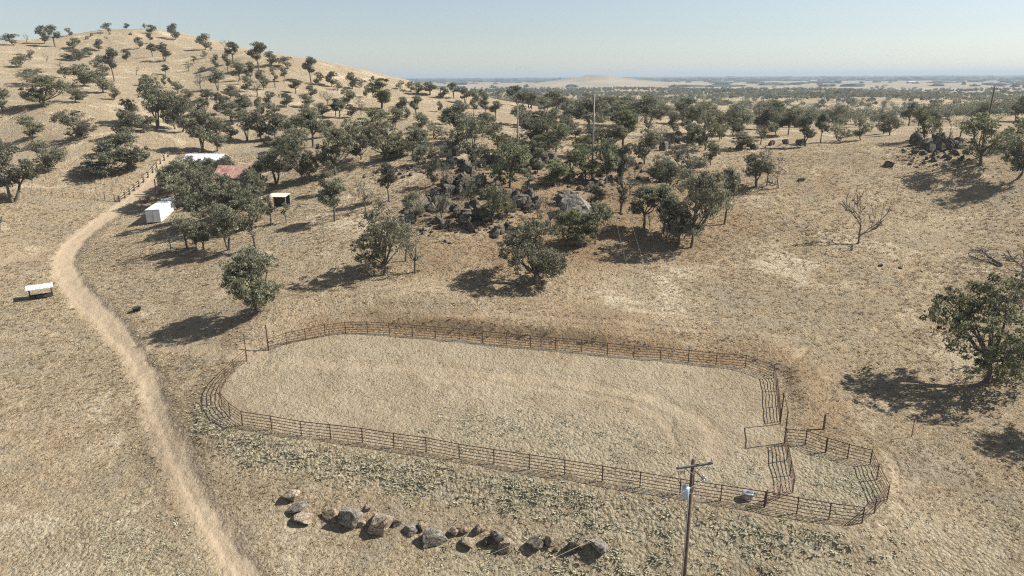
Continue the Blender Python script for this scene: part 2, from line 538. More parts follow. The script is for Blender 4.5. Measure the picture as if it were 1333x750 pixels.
class MB:
    def __init__(s):
        s.v, s.f = [], []

    def add(s, v, f):
        k = len(s.v)
        s.v += [tuple(map(float, q)) for q in v]
        s.f += [tuple(i + k for i in q) for q in f]

    def box(s, x0, x1, y0, y1, z0, z1):
        s.add([(x0, y0, z0), (x1, y0, z0), (x1, y1, z0), (x0, y1, z0), (x0, y0, z1), (x1, y0, z1), (x1, y1, z1), (x0, y1, z1)],
              [(0, 3, 2, 1), (4, 5, 6, 7), (0, 1, 5, 4), (1, 2, 6, 5), (2, 3, 7, 6), (3, 0, 4, 7)])

    def tube(s, pts, rad, n=6, cap=True):
        pts = [np.asarray(p, float) for p in pts]
        if not hasattr(rad, '__len__'):
            rad = [rad] * len(pts)
        k0 = len(s.v)
        up0 = None
        for i, p in enumerate(pts):
            d = pts[min(i + 1, len(pts) - 1)] - pts[max(i - 1, 0)]
            d = d / (np.linalg.norm(d) + 1e-9)
            if up0 is None:
                a = np.array([0, 0, 1.0]) if abs(d[2]) < .9 else np.array([1.0, 0, 0])
            else:
                a = up0
            sx = np.cross(d, a)
            sx /= np.linalg.norm(sx) + 1e-9
            sy = np.cross(sx, d)
            up0 = sy
            for j in range(n):
                t = 2 * math.pi * j / n
                q = p + rad[i] * (math.cos(t) * sx + math.sin(t) * sy)
                s.v.append(tuple(q))
        for i in range(len(pts) - 1):
            for j in range(n):
                a, b = k0 + i * n + j, k0 + i * n + (j + 1) % n
                s.f.append((a, b, b + n, a + n))
        if cap:
            s.f.append(tuple(k0 + j for j in range(n))[::-1])
            e = k0 + (len(pts) - 1) * n
            s.f.append(tuple(e + j for j in range(n)))

    def lathe(s, prof, n=20, c=(0, 0, 0)):
        k0 = len(s.v)
        for r, z in prof:
            for j in range(n):
                t = 2 * math.pi * j / n
                s.v.append((c[0] + r * math.cos(t), c[1] + r * math.sin(t), c[2] + z))
        for i in range(len(prof) - 1):
            for j in range(n):
                a, b = k0 + i * n + j, k0 + i * n + (j + 1) % n
                s.f.append((a, b, b + n, a + n))
        s.f.append(tuple(k0 + j for j in range(n))[::-1])
        e = k0 + (len(prof) - 1) * n
        s.f.append(tuple(e + j for j in range(n)))

    def build(s, name, m, parent=None, smooth=False, bevel=0):
        me = bpy.data.meshes.new(name)
        me.from_pydata(s.v, [], s.f)
        me.update()
        if smooth:
            me.polygons.foreach_set('use_smooth', np.full(len(me.polygons), True))
        me.materials.append(m)
        o = bpy.data.objects.new(name, me)
        COL.objects.link(o)
        if parent:
            o.parent = parent
        if bevel:
            b = o.modifiers.new('bevel', 'BEVEL')
            b.width = bevel
            b.segments = 2
        return o


def copy_tree(o, parent=None):
    c = o.copy()
    COL.objects.link(c)
    if parent is not None:
        c.parent = parent
    for ch in list(o.children):
        copy_tree(ch, c)
    return c


# ------------------------------------------------------------------ masks (world-space regions)
ROAD = to_world([(226, 200), (212, 222), (198, 240), (180, 254), (160, 270), (130, 291), (102, 312), (87, 332), (87, 350), (98, 373), (122, 401), (152, 430), (176, 460),
                 (193, 490), (206, 530), (222, 570), (242, 615), (267, 665), (298, 715), (320, 748)])
_e = ROAD[-1] - ROAD[-3]
ROAD = np.vstack([ROAD, ROAD[-1] + _e * 2.2])
SPUR = to_world([(176, 452), (215, 450), (260, 452), (305, 459), (336, 463)])
YARD = to_world([(172, 262), (240, 250), (262, 268), (240, 300), (200, 312), (150, 300), (140, 285)])
SPUR2 = to_world([(100, 318), (60, 325), (20, 337), (-20, 350)])
SPUR3 = to_world([(196, 500), (150, 530), (90, 560), (20, 590)])
FRONT = to_world([(420, 690), (380, 640), (300, 590)])
TRACKS = [to_world(q) for q in ([(380, 470), (470, 474), (560, 481), (660, 489), (760, 500), (840, 514), (900, 535), (935, 565), (930, 600)],
                                [(560, 492), (660, 500), (760, 512), (830, 527), (868, 548), (880, 580)],
                                [(1155, 590), (1170, 625), (1168, 660), (1145, 690), (1110, 700)])]
TRAILS = [to_world(q) for q in ([(1015, 500), (1050, 452), (1110, 445), (1200, 400), (1333, 372)], [(960, 405), (1040, 420), (1120, 425), (1180, 470)], [(1160, 640), (1230, 600), (1333, 590)],
                                [(0, 440), (60, 430), (120, 445), (170, 470)], [(20, 640), (110, 590), (190, 560)], [(740, 400), (860, 370), (960, 330), (1040, 290), (1110, 250), (1150, 215)],
                                [(330, 430), (420, 402), (470, 385), (560, 366), (640, 345)], [(1000, 330), (1080, 345), (1200, 350), (1290, 380)])]
TERRACE = to_world([(440, 413), (560, 412), (660, 410), (760, 417), (860, 425), (960, 432), (1040, 440)])
TRAIL = to_world([(620, 372), (540, 380), (480, 392), (440, 402)])
BR1 = to_world([(380, 420), (480, 405), (620, 392), (760, 395), (860, 425), (980, 440), (1060, 470), (1110, 540), (1100, 580), (1050, 560), (1030, 500), (1010, 475), (930, 462), (800, 452), (600, 436), (480, 424)])
BR2 = to_world([(540, 250), (600, 215), (660, 210), (760, 215), (860, 215), (960, 230), (990, 300), (900, 340), (800, 350), (700, 360), (600, 370), (540, 340), (520, 290)])
BR3 = to_world([(960, 220), (1060, 200), (1140, 205), (1120, 280), (1050, 310), (980, 320)])
WE1 = to_world([(262, 520), (310, 560), (420, 585), (560, 603), (700, 625), (850, 650), (980, 672), (1110, 700), (1130, 720), (1000, 735), (850, 715), (700, 680), (560, 650), (420, 625), (310, 610), (250, 560)])
WE2 = to_world([(560, 545), (660, 530), (760, 545), (860, 570), (940, 600), (980, 590), (985, 650), (880, 635), (760, 615), (640, 598), (540, 580)])
WE3 = to_world([(1040, 590), (1130, 612), (1148, 650), (1118, 676), (1040, 664)])
WE4 = to_world([(0, 690), (150, 660), (300, 760), (0, 760)])
WE5 = to_world([(700, 680), (900, 700), (1100, 720), (1333, 650), (1333, 790), (600, 790), (560, 720)])


def soft_poly(x, y, poly, s):
    ins = in_poly(x, y, poly)
    d = seg_dist(x, y, np.vstack([poly, poly[:1]]))
    return sstep(-s, s, np.where(ins, d, -d))


def masks(x, y):
    r = np.hypot(x, y)
    wob = vnoise(x / 2.2, y / 2.2, 21) * .35 + vnoise(x / .7, y / .7, 22) * .18
    d = seg_dist(x, y, ROAD)
    wr = 1.2 + .5 * sstep(75, 110, r) + wob * .7
    road = 1 - sstep(wr - .8, wr + .9, d)
    road = np.maximum(road, .62 * (1 - sstep(.3, 2.6, seg_dist(x, y, SPUR) + wob)))
    road = np.maximum(road, .45 * (1 - sstep(.3, 2.2, seg_dist(x, y, SPUR2) + wob)))
    road = np.maximum(road, .25 * (1 - sstep(.2, 1.6, seg_dist(x, y, SPUR3) + wob)))
    road = np.maximum(road, .5 * soft_poly(x, y, YARD, 3.5) * (.6 + .4 * vnoise(x / 5, y / 5, 27)))
    rut = np.exp(-((np.abs(d + wob * .25) - .62) / .22) ** 2) * (.5 + .5 * vnoise(x / 3, y / 3, 25) ** 2)
    for T in TRAILS:
        road = np.maximum(road, .42 * (1 - sstep(.05, .55, seg_dist(x, y, T) + wob * .6)) * (.65 + .5 * vnoise(x / 4, y / 4, 26)))
    for T, k, w in zip(TRACKS, (.54, .44, .5), (1.7, 1.0, .6)):
        road = np.maximum(road, k * (1 - sstep(.2, w, seg_dist(x, y, T) + wob)))
    road = np.maximum(road, .35 * (1 - sstep(.1, .8, seg_dist(x, y, TERRACE) + wob * .5)))
    road = np.maximum(road, .3 * (1 - sstep(.1, .8, seg_dist(x, y, TRAIL) + wob * .5)))
    arena = soft_poly(x, y, POLY, .6)
    n1 = .5 + .5 * vnoise(x / 6, y / 6, 31)
    brown = np.maximum.reduce([soft_poly(x, y, BR1, 3.0) * (.25 + .55 * n1), (1 - sstep(2.5, 5.0, seg_dist(x, y, BANK))) * (.6 + .4 * n1), soft_poly(x, y, BR2, 5.0) * (.35 + .65 * n1), soft_poly(x, y, BR3, 5.0) * .3 * n1]) * (1 - arena)
    weeds = np.maximum.reduce([soft_poly(x, y, WE1, 1.2), soft_poly(x, y, WE2, 2.5) * .45, soft_poly(x, y, WE3, .8) * .9, soft_poly(x, y, WE4, 3.0) * .6, soft_poly(x, y, WE5, 3.0) * .7]) * (1 - road)
    farplain = sstep(1500, 2300, r)
    az = np.arctan2(x, y)
    nf = vnoise(x / 900, y / 400, 41)
    farwood = sstep(4300, 6200, r + nf * 900) * (.75 + .25 * vnoise(x / 700, y / 1500, 43))
    return dict(rut=rut, road=road, arena=arena, brown=brown, weeds=weeds, farplain=farplain, farwood=np.clip(farwood, 0, 1))


# ------------------------------------------------------------------ terrain mesh
az = np.concatenate([np.linspace(-math.pi, -.80, 40)[:-1], np.linspace(-.80, .80, 860), np.linspace(.80, math.pi, 40)[1:]])
rr = [4.0]
while rr[-1] < 42000:
    r = rr[-1]
    if r < 30:
        s = 1.0
    else:
        s = max(.33, min(r * r / (35 * 889) * 1.5, .0085 * r))
    if r > 3000:
        s = r * .03
    rr.append(r + s)
rr = np.array(rr)
A_, R_ = np.meshgrid(az, rr)
X_, Y_ = R_ * np.sin(A_), R_ * np.cos(A_)
Z_ = height(X_, Y_)
nr, na = X_.shape
VT = np.stack([X_.ravel(), Y_.ravel(), Z_.ravel()], 1)
mk = {k: np.zeros(X_.size) for k in ('rut', 'road', 'arena', 'brown', 'weeds', 'farplain', 'farwood')}
nearm = (R_.ravel() < 330)
m1 = masks(VT[nearm, 0], VT[nearm, 1])
for k in mk:
    mk[k][nearm] = m1[k]
farm = ~nearm
x_, y_ = VT[farm, 0], VT[farm, 1]
r_ = np.hypot(x_, y_)
mk['farplain'][farm] = sstep(1500, 2300, r_)
mk['farwood'][farm] = np.clip(sstep(4300, 6200, r_ + vnoise(x_ / 900, y_ / 400, 41) * 900) * (.75 + .25 * vnoise(x_ / 700, y_ / 1500, 43)), 0, 1)
idx = np.arange(nr * na).reshape(nr, na)
Q = np.stack([idx[:-1, :-1], idx[:-1, 1:], idx[1:, 1:], idx[1:, :-1]], -1).reshape(-1, 4)
# vertex normals of the whole sheet, so the road and arena pieces meet it without a seam
dzr = np.gradient(VT.reshape(nr, na, 3), axis=0)
dza = np.gradient(VT.reshape(nr, na, 3), axis=1)
NV = np.cross(dza, dzr).reshape(-1, 3)
NV *= np.sign(NV[:, 2:3] + 1e-12)
NV /= np.linalg.norm(NV, axis=1, keepdims=True) + 1e-12


def sheet(name, Qs, **kw):
    used = np.unique(Qs)
    remap = np.full(len(VT), -1, np.int64)
    remap[used] = np.arange(len(used))
    o = mesh_np(name, VT[used], remap[Qs], M['ground'], smooth=True)
    for k in mk:
        a = o.data.attributes.new(k, 'FLOAT', 'POINT')
        a.data.foreach_set('value', mk[k][used].astype(np.float32))
    o.data.normals_split_custom_set_from_vertices([tuple(n) for n in NV[used]])
    o['kind'] = 'structure'
    return o


ctr_road = mk['road'][Q].mean(1)
ctr_ar = mk['arena'][Q].mean(1)
cx, cy = VT[Q].mean(1)[:, 0], VT[Q].mean(1)[:, 1]
near_road = np.zeros(len(Q), bool)
sel = np.hypot(cx, cy) < 260
near_road[sel] = seg_dist(cx[sel], cy[sel], ROAD) < 2.6
is_road = near_road & (ctr_road > .5)
is_ar = (ctr_ar > .5) & ~is_road
sheet('ground', Q[~is_road & ~is_ar])
tag(sheet('dirt_road', Q[is_road]), 'pale dirt track curving down the left side to the house', 'road')
tag(sheet('arena_ground', Q[is_ar]), 'pale trampled earth inside the pipe rail riding arena', 'arena ground')

# ------------------------------------------------------------------ trees
def rot_rand(n, g):
    q = g.normal(size=(n, 4))
    q /= np.linalg.norm(q, axis=1, keepdims=True)
    a, b, c, d = q.T
    return np.stack([np.stack([1 - 2 * (c * c + d * d), 2 * (b * c - a * d), 2 * (b * d + a * c)], -1),
                     np.stack([2 * (b * c + a * d), 1 - 2 * (b * b + d * d), 2 * (c * d - a * b)], -1),
                     np.stack([2 * (b * d - a * c), 2 * (c * d + a * b), 1 - 2 * (b * b + c * c)], -1)], 1)


LEAF = np.array([(-.5, 0, 0), (0, -.32, .06), (.5, 0, 0), (0, .32, .06)])


def leaves(C, size, g, tint):
    n = len(C)
    Rm = rot_rand(n, g)
    s = size * g.uniform(.65, 1.35, n)
    V = np.einsum('nij,kj->nki', Rm, LEAF) * s[:, None, None] + C[:, None, :]
    return V.reshape(-1, 3), np.arange(n * 4).reshape(n, 4)


def bent(a, b, g, k=.12, n=5, droop=0):
    a, b = np.asarray(a, float), np.asarray(b, float)
    L = np.linalg.norm(b - a)
    off = g.normal(size=3) * k * L
    out = []
    for i in range(n):
        t = i / (n - 1)
        out.append(a + (b - a) * t + off * math.sin(t * math.pi) + np.array([0, 0, droop * L * math.sin(t * math.pi)]))
    return out


def oak_proto(seed, H=10.0, W=8.0, trunk=.2, lobes=10, cl=24, per=32, leaf=.33, flat=.85, lean=0, gap=.0, crown_lo=.14, narrow=False, lobr=(.27, .42), clr=.74, leafmat='oak_leaf', stems=1):
    g = np.random.default_rng(seed)
    mb = MB()
    top = np.array([lean * .35 * H, g.normal() * .3, trunk * H])
    r0 = .026 * H
    if stems == 1:
        mb.tube([(0, 0, -.6), (0, 0, 0.0)] + bent((0, 0, .15), top, g, .06, 5), [r0 * 1.7, r0 * 1.45] + list(np.linspace(r0 * 1.05, r0 * .8, 5)), 8)
        tops = [top]
    else:
        tops = []
        for k in range(stems):
            tt = top + np.array([math.cos(k * 2.3) * .9, math.sin(k * 2.3) * .9, g.uniform(-.4, .6)])
            mb.tube([(math.cos(k * 2.3) * .15, math.sin(k * 2.3) * .15, -.5)] + bent((math.cos(k * 2.3) * .18, math.sin(k * 2.3) * .18, 0.1), tt, g, .08, 5), [r0 * 1.1] + list(np.linspace(r0, r0 * .6, 5)), 7)
            tops.append(tt)
    zlo, zhi = crown_lo * H, H
    cz, hz = (zlo + zhi) / 2, (zhi - zlo) / 2
    C, T = [], []
    a0 = g.uniform(0, 6.28)
    for i in range(lobes):
        ang = a0 + i * 2.399
        f = (i + .5) / lobes
        zz = zlo + hz * 2 * (.10 + .72 * ((i * .618 + g.uniform(0, .2)) % 1))
        tz = (zz - cz) / hz
        rad = (W / 2) * math.sqrt(max(.06, 1 - tz * tz * .8)) * g.uniform(.45, .8)
        if i == 0:
            rad *= .2
            zz = zhi - hz * .45
        lr = W * g.uniform(*lobr) * .8
        zt = cz + hz * math.sqrt(max(.05, 1 - (rad / (W * .56)) ** 2))
        zz = max(zlo + .3, min(zz, zt - lr * flat * .62))
        lc = np.array([math.cos(ang) * rad + lean * (zz / H) * .6 * H, math.sin(ang) * rad, zz])
        src = tops[i % len(tops)]
        st = src + (np.array([0, 0, 1.0]) * g.uniform(-.05, .08) * H)
        st[2] = max(.5, min(st[2], zz))
        br = bent(src, lc, g, .13, 6, .05)
        mb.tube(br, list(np.linspace(r0 * .6, r0 * .16, 6)), 5)
        lt = g.uniform(.2, .8)
        for j in range(cl):
            d = g.normal(size=3)
            d /= np.linalg.norm(d)
            d[2] = d[2] * flat
            rr_ = lr * (g.uniform(.25, 1.0) ** .55)
            cc = lc + d * rr_
            if cc[2] < zlo * .8:
                cc[2] = zlo * .8 + abs(g.normal()) * .3
            ex = math.sqrt(((cc[0] - lean * cc[2] * .6) / (W * .54)) ** 2 + (cc[1] / (W * .54)) ** 2 + ((cc[2] - cz) / (hz * 1.0)) ** 2)
            if ex > 1 and not lean:
                f_ = g.uniform(.9, 1.06) / ex
                cc = np.array([cc[0] * f_, cc[1] * f_, cz + (cc[2] - cz) * f_])
            if g.uniform() < gap:
                continue
            if j % 2 == 0:
                mb.tube(bent(br[3 + j % 3], cc, g, .1, 3), [r0 * .14, r0 * .1, r0 * .05], 4, False)
            k = int(per * g.uniform(.6, 1.4))
            q = g.normal(size=(k, 3))
            q /= np.linalg.norm(q, axis=1, keepdims=True)
            q *= (g.uniform(0, 1, (k, 1)) ** .45) * clr * g.uniform(.65, 1.25)
            q[:, 2] *= .62
            C.append(cc + q)
            T.append(np.clip(lt * .45 + g.uniform(-.1, .6) + g.normal(0, .2, k), 0, 1))
    C, T = np.concatenate(C), np.concatenate(T)
    V, Fq = leaves(C, leaf, g, T)
    root = bpy.data.objects.new('oak_tree', None)
    COL.objects.link(root)
    mb.build('trunk', M['bark'], root, True)
    mesh_np('crown', V, Fq, M[leafmat], T, parent=root)
    root['H'], root['W'] = H, W
    return root


PROTO = {}
PROTO['round'] = [oak_proto(11, W=8.6), oak_proto(12, W=8.0, lobes=11, trunk=.17), oak_proto(13, W=9.0, lobes=9, gap=.1), oak_proto(14, W=7.6, lobes=10, crown_lo=.08)]
PROTO['wide'] = [oak_proto(21, W=12.5, trunk=.18, lobes=13, crown_lo=.14, flat=.6), oak_proto(22, W=12.0, trunk=.16, lobes=12, crown_lo=.12, gap=.06)]
PROTO['tall'] = [oak_proto(31, W=5.6, trunk=.3, lobes=8, crown_lo=.26, lobr=(.28, .42)), oak_proto(32, W=5.0, trunk=.36, lobes=7, crown_lo=.34, gap=.1, lobr=(.28, .42))]
PROTO['thin'] = [oak_proto(41, W=3.6, trunk=.4, lobes=7, cl=10, crown_lo=.25, per=24, lobr=(.28, .42), clr=.6), oak_proto(42, W=3.2, trunk=.45, lobes=6, cl=9, crown_lo=.4, per=22, gap=.1, lobr=(.28, .42), clr=.6)]
PROTO['column'] = [oak_proto(45, W=2.6, trunk=.5, lobes=14, cl=9, crown_lo=.08, per=22, lobr=(.28, .42), clr=.5)]
PROTO['sparse'] = [oak_proto(51, W=8.5, trunk=.28, lobes=8, cl=9, per=20, gap=.25, leaf=.3), oak_proto(52, W=7.5, trunk=.3, lobes=7, cl=9, per=20, gap=.3, leaf=.3)]
PROTO['lean'] = [oak_proto(61, W=7.5, trunk=.3, lobes=7, lean=-.45, gap=.12)]
PROTO['green'] = [oak_proto(71, W=9.0, trunk=.16, lobes=10, cl=18, crown_lo=.1, leafmat='green_leaf'), oak_proto(72, W=8.0, trunk=.18, lobes=9, cl=17, crown_lo=.12, leafmat='green_leaf')]
PROTO['tallgreen'] = [oak_proto(75, W=5.4, trunk=.3, lobes=9, crown_lo=.2, leafmat='green_leaf', lobr=(.28, .42))]
PROTO['bush'] = [oak_proto(81, W=11.0, trunk=.1, lobes=8, cl=18, crown_lo=.03, flat=.8, stems=3), oak_proto(82, W=9.5, trunk=.1, lobes=8, cl=18, crown_lo=.03, flat=.8, stems=3)]
PROTO['multi'] = [oak_proto(91, W=7.8, trunk=.32, lobes=9, crown_lo=.3, stems=3), oak_proto(92, W=7.2, trunk=.3, lobes=8, crown_lo=.26, stems=2)]
PROTO['big'] = [oak_proto(95, H=10, W=12.0, trunk=.2, lobes=17, cl=22, per=34, leaf=.27, crown_lo=.08, gap=.1, leafmat='green_leaf', clr=.62)]
PROTO['feature'] = [oak_proto(96, H=10, W=8.6, trunk=.18, lobes=15, cl=30, per=34, leaf=.29, crown_lo=.12, gap=.0, clr=.62), oak_proto(97, H=10, W=9.4, trunk=.17, lobes=15, cl=25, per=34, leaf=.28, crown_lo=.1, gap=.06, clr=.62)]


def dead_proto(seed, H=9.0, spread=.6, lean=0.0, depth=5):
    g = np.random.default_rng(seed)
    tr, br = MB(), MB()

    def grow(mb, p, d, L, r, k):
        n = 4
        pts, rad = [p], [r]
        for i in range(n):
            d = d + g.normal(size=3) * .13
            d[2] += .03
            d /= np.linalg.norm(d)
            p = p + d * L / n
            pts.append(p)
            rad.append(r * (1 - .42 * (i + 1) / n))
        mb.tube(pts, [max(q, .06) for q in rad], 7 if k == 0 else 4)
        if k >= depth:
            return
        for j in range(3 if k < 3 else 2):
            nd_ = d + g.normal(size=3) * spread
            nd_[2] = max(nd_[2], -.15)
            nd_ /= np.linalg.norm(nd_)
            src = pts[-1] if j < 2 else pts[2]
            grow(br, src, nd_, L * g.uniform(.58, .86), rad[-1] * g.uniform(.6, .85), k + 1)
    grow(tr, np.array([0, 0, -.3]), np.array([lean, 0, 1.0]), H * .30, H * .026, 0)
    root = bpy.data.objects.new('dead_tree', None)
    COL.objects.link(root)
    tr.build('trunk', M['dead_wood'], root, True)
    b = br.build('branches', M['dead_wood'], root, True)
    zs = max(v[2] for v in br.v)
    ws = max(v[0] for v in br.v) - min(v[0] for v in br.v)
    root['H'], root['W'] = zs, ws
    return root


PROTO['bare'] = [dead_proto(5), dead_proto(6, spread=.5, depth=4), dead_proto(8, spread=.7, lean=-.3, depth=4)]
PROTO['barelean'] = [dead_proto(9, spread=.55, lean=.35)]
PROTO['snag'] = [dead_proto(15, spread=.4, depth=2)]
for lst in PROTO.values():
    for o in lst:
        o.location = (0, -500, 0)

T_ = """
19 59 43 22 lean s;34 57 42 9 bare s;58 57 35 14 round s;72 61 35 15 tall s;91 47 37 9 round s;143 43 29 12 lean s;131 45 38 6 snag s;165 38 31 7 round s;188 36 31 4 round s;197 44 33 12 round s;228 52 32 14 round s
97 64 50 13 round;97 79 63 30 wide;129 66 52 12 round;226 53 44 5 thin;182 63 49 10 round;196 57 45 7 tall;199 74 58 10 tall;215 80 58 18 multi;165 80 65 10 round;27 88 70 24 wide;48 112 88 38 wide;58 139 95 46 round
110 113 82 34 round;134 121 88 28 round;133 97 74 20 round;149 106 66 14 tall;100 134 106 29 round;3 145 112 24 round;79 90 80 10 sparse;60 82 68 10 bare;178 98 86 5 snag;216 98 85 9 tall;214 112 98 8 round;222 114 102 5 tall
206 168 100 34 multi;228 168 115 34 round;168 162 127 25 wide;168 184 142 34 round;168 221 170 52 round;139 230 195 48 round;138 202 182 30 wide;103 183 142 48 round;43 182 149 26 round;36 152 134 14 bare;18 263 182 62 multi;64 224 180 46 wide;2 236 172 30 round;0 302 279 12 bush
267 65 45 19 round s;274 66 58 6 bush s;292 66 50 14 bare s;303 82 57 16 tall s;337 92 58 22 tall s;354 86 68 16 round s;376 89 73 19 lean s;405 108 77 17 tall s;415 111 95 14 round s;432 113 94 14 round s
266 76 66 9 bush;253 83 72 8 thin;246 93 78 12 sparse;281 89 72 9 round;263 94 86 9 bush;311 106 78 24 multi;297 96 72 9 tall;261 116 93 20 sparse;284 118 92 19 multi;327 112 83 11 tall;343 117 93 16 round;358 114 85 9 thin;370 107 90 8 tall;335 126 100 24 sparse;322 120 100 16 round
373 140 122 16 round;406 127 112 13 round;426 138 117 20 sparse;437 152 130 11 tall;263 150 128 16 round;287 150 122 17 round;303 162 130 30 multi;318 157 126 20 round;340 152 128 12 round;405 162 135 28 wide
238 172 122 32 round;264 198 142 38 multi;283 197 150 32 round;322 184 143 24 multi;340 184 145 22 round;358 181 147 22 round;388 184 147 40 round;349 190 175 13 green;408 192 140 30 tall;393 238 170 46 feature;437 228 160 44 round;360 240 195 38 multi;372 215 172 30 round
240 268 205 48 round;282 296 235 62 wide;298 326 268 42 multi;256 324 283 30 round;244 325 270 36 sparse;265 325 290 24 multi;333 325 262 22 thin;335 288 240 32 round;333 262 217 26 round;353 293 250 12 thin;373 289 262 10 thin;315 300 255 34 multi;222 327 302 7 snag;262 285 215 40 round;300 285 222 36 round
436 288 230 30 tall;476 275 230 27 sparse;506 262 215 20 tall;425 252 225 17 round;494 274 257 16 bush;541 287 248 28 round;564 242 208 19 round;580 246 210 20 sparse;422 315 294 5 snag;500 357 275 82 wide;540 354 300 42 sparse;528 340 285 12 snag;333 407 320 68 feature;697 370 285 86 feature
455 195 152 32 round;500 210 155 54 round;487 178 137 42 green;538 202 162 36 round;524 152 128 14 tall;542 155 127 15 tall;530 157 140 10 round;567 181 158 32 bush;580 162 143 22 round;598 152 132 12 tall;573 146 133 8 round;617 150 132 9 tall;632 150 132 10 tall;560 206 186 30 bush;610 212 152 60 round;470 208 165 34 round;521 206 168 30 green
459 116 96 14 round s;440 118 103 12 bush s;470 114 103 9 bush s;535 119 107 12 round s;545 123 108 16 round s;560 124 109 18 multi s;577 128 114 14 round s;591 128 109 14 tall s;605 134 115 16 multi s;618 137 117 14 round s;629 142 118 13 round s;521 116 104 10 bush s
497 142 100 28 tallgreen;442 153 134 15 tall;453 138 117 19 round;477 127 113 10 round;458 153 137 14 round;470 150 125 17 sparse;515 165 140 22 round;548 172 148 20 round;645 155 133 14 tall
664 244 180 57 green;687 249 215 17 thin;722 243 206 33 tallgreen;741 236 192 34 green;762 236 188 42 green;641 293 237 46 green;717 304 248 31 sparse;739 322 268 40 green;757 322 272 44 green;775 318 258 36 round;837 302 240 34 tall;864 304 236 34 tall;846 298 274 5 snag;808 277 190 15 column;900 322 215 84 wide;884 318 262 36 multi
943 292 215 26 tall;984 244 200 38 multi;998 242 190 24 sparse;1014 245 198 26 bare;789 238 178 27 tallgreen;839 213 165 33 round;827 240 205 6 snag;893 224 186 52 bush;918 196 146 32 round;936 184 147 20 green;811 192 135 33 tallgreen;843 177 145 34 sparse;877 174 150 16 round;895 174 157 15 round;966 194 170 34 round;648 196 157 38 green;690 167 145 16 round;724 198 157 38 green;712 172 150 24 round;720 160 142 16 round;778 186 163 32 green;683 170 154 12 round;628 178 150 22 round;675 190 165 22 sparse;750 180 158 24 round;768 190 165 22 round;860 190 160 24 sparse
1048 191 147 25 multi;1068 186 150 15 tall;1092 184 160 38 bush;1120 182 150 24 round;1150 174 148 20 round;1026 176 147 18 tall;1010 176 150 18 round;990 188 160 22 sparse;1202 182 137 40 green;1236 180 132 20 bare;1276 215 142 60 green;1326 232 148 52 round;1158 176 150 28 round;1320 190 150 34 green;1250 178 148 26 sparse;1117 318 245 60 bare;1283 497 363 146 big;1318 392 318 48 barelean;1435 560 450 110 big;960 176 155 20 round;940 178 160 16 round
258 252 206 38 round;286 262 224 30 round;240 246 208 30 round;318 268 236 26 round;338 246 208 26 round;272 240 210 22 multi;300 262 230 22 bush
245 130 117 14 round;232 122 108 14 multi;205 128 112 16 round;190 112 98 12 tall;150 130 114 14 round;85 102 88 14 multi;40 78 66 10 round;115 74 62 12 round;270 132 118 18 multi;300 128 112 18 round;350 136 120 16 round;385 122 106 14 tall;400 140 123 18 round;355 152 135 18 multi;312 138 118 20 round;250 152 135 18 round;220 142 124 18 multi;192 172 152 22 round;362 167 147 24 multi;300 180 159 24 round;420 152 135 18 round;424 178 156 24 multi;296 228 204 26 round
;705 200 172 26 green;790 215 180 30 green;815 220 185 26 round;855 235 200 30 round;870 250 210 30 multi;760 205 172 28 green;735 180 152 20 round;805 170 146 18 round;900 191 158 26 round;925 215 185 22 round;620 225 196 22 sparse;590 200 172 26 green;545 215 190 20 round;660 215 180 34 green;700 225 195 22 round;930 255 222 24 multi;820 255 225 24 sparse;775 270 238 26 round;700 285 258 22 sparse
252 244 200 30 round;300 240 206 22 round;610 268 225 34 sparse;575 285 246 28 sparse;660 284 250 28 green
"""
ORD = 'first second third fourth fifth sixth seventh eighth ninth tenth eleventh twelfth thirteenth fourteenth fifteenth sixteenth seventeenth eighteenth nineteenth twentieth'.split()
ORD += ['twenty-' + q for q in ORD[:9]] + ['thirtieth'] + ['thirty-' + q for q in ORD[:9]]
SPECIAL = {
    (333, 407): 'lone round-crowned oak beside the arena gateway', (697, 370): 'spreading oak standing alone in dry grass above the arena rails',
    (500, 357): 'broad leaning oak on the slope, its long shadow falling left', (1283, 497): 'large dark green oak with twisted limbs right of the holding pen',
    (1117, 318): 'leafless grey tree standing alone in the right pasture', (1318, 392): 'leaning leafless tree trunk behind the large right-hand oak',
    (900, 322): 'tall broad oak with a dark skirt at the right end of the slope', (540, 354): 'small sparse oak just right of the broad leaning oak',
    (422, 315): 'broken dead trunk stump casting a shadow below the carport', (222, 327): 'short dead stump in front of the white trailer',
    (497, 142): 'tall narrow tree rising over the knoll skyline', (349, 190): 'small light green bush above the red-roofed house',
    (610, 212): 'large dense oak shading the small grey shed', (1276, 215): 'green oak right of the boulder knoll, long shadow on the slope',
    (1202, 182): 'dense green oak growing on top of the boulder knoll', (1435, 560): 'oak past the edge of the pasture below the large oak',
    (494, 274): 'small grey ball-shaped bush left of the outcrop', (103, 183): 'round oak standing alone on the open left hillside',
    (18, 263): 'many-stemmed oak at the foot of the left hillside', (393, 238): 'tall forked oak behind the tan-roofed carport',
    (298, 326): 'three-stemmed oak in front of the red-roofed house', (808, 277): 'ivy-clad narrow trunk beside the big slab rock',
    (1326, 232): 'leaning oak at the right border of the pasture', (664, 244): 'bushy green oak beside the dark boulder pile',
    (641, 293): 'loose pale green oak among the outcrop boulders'}


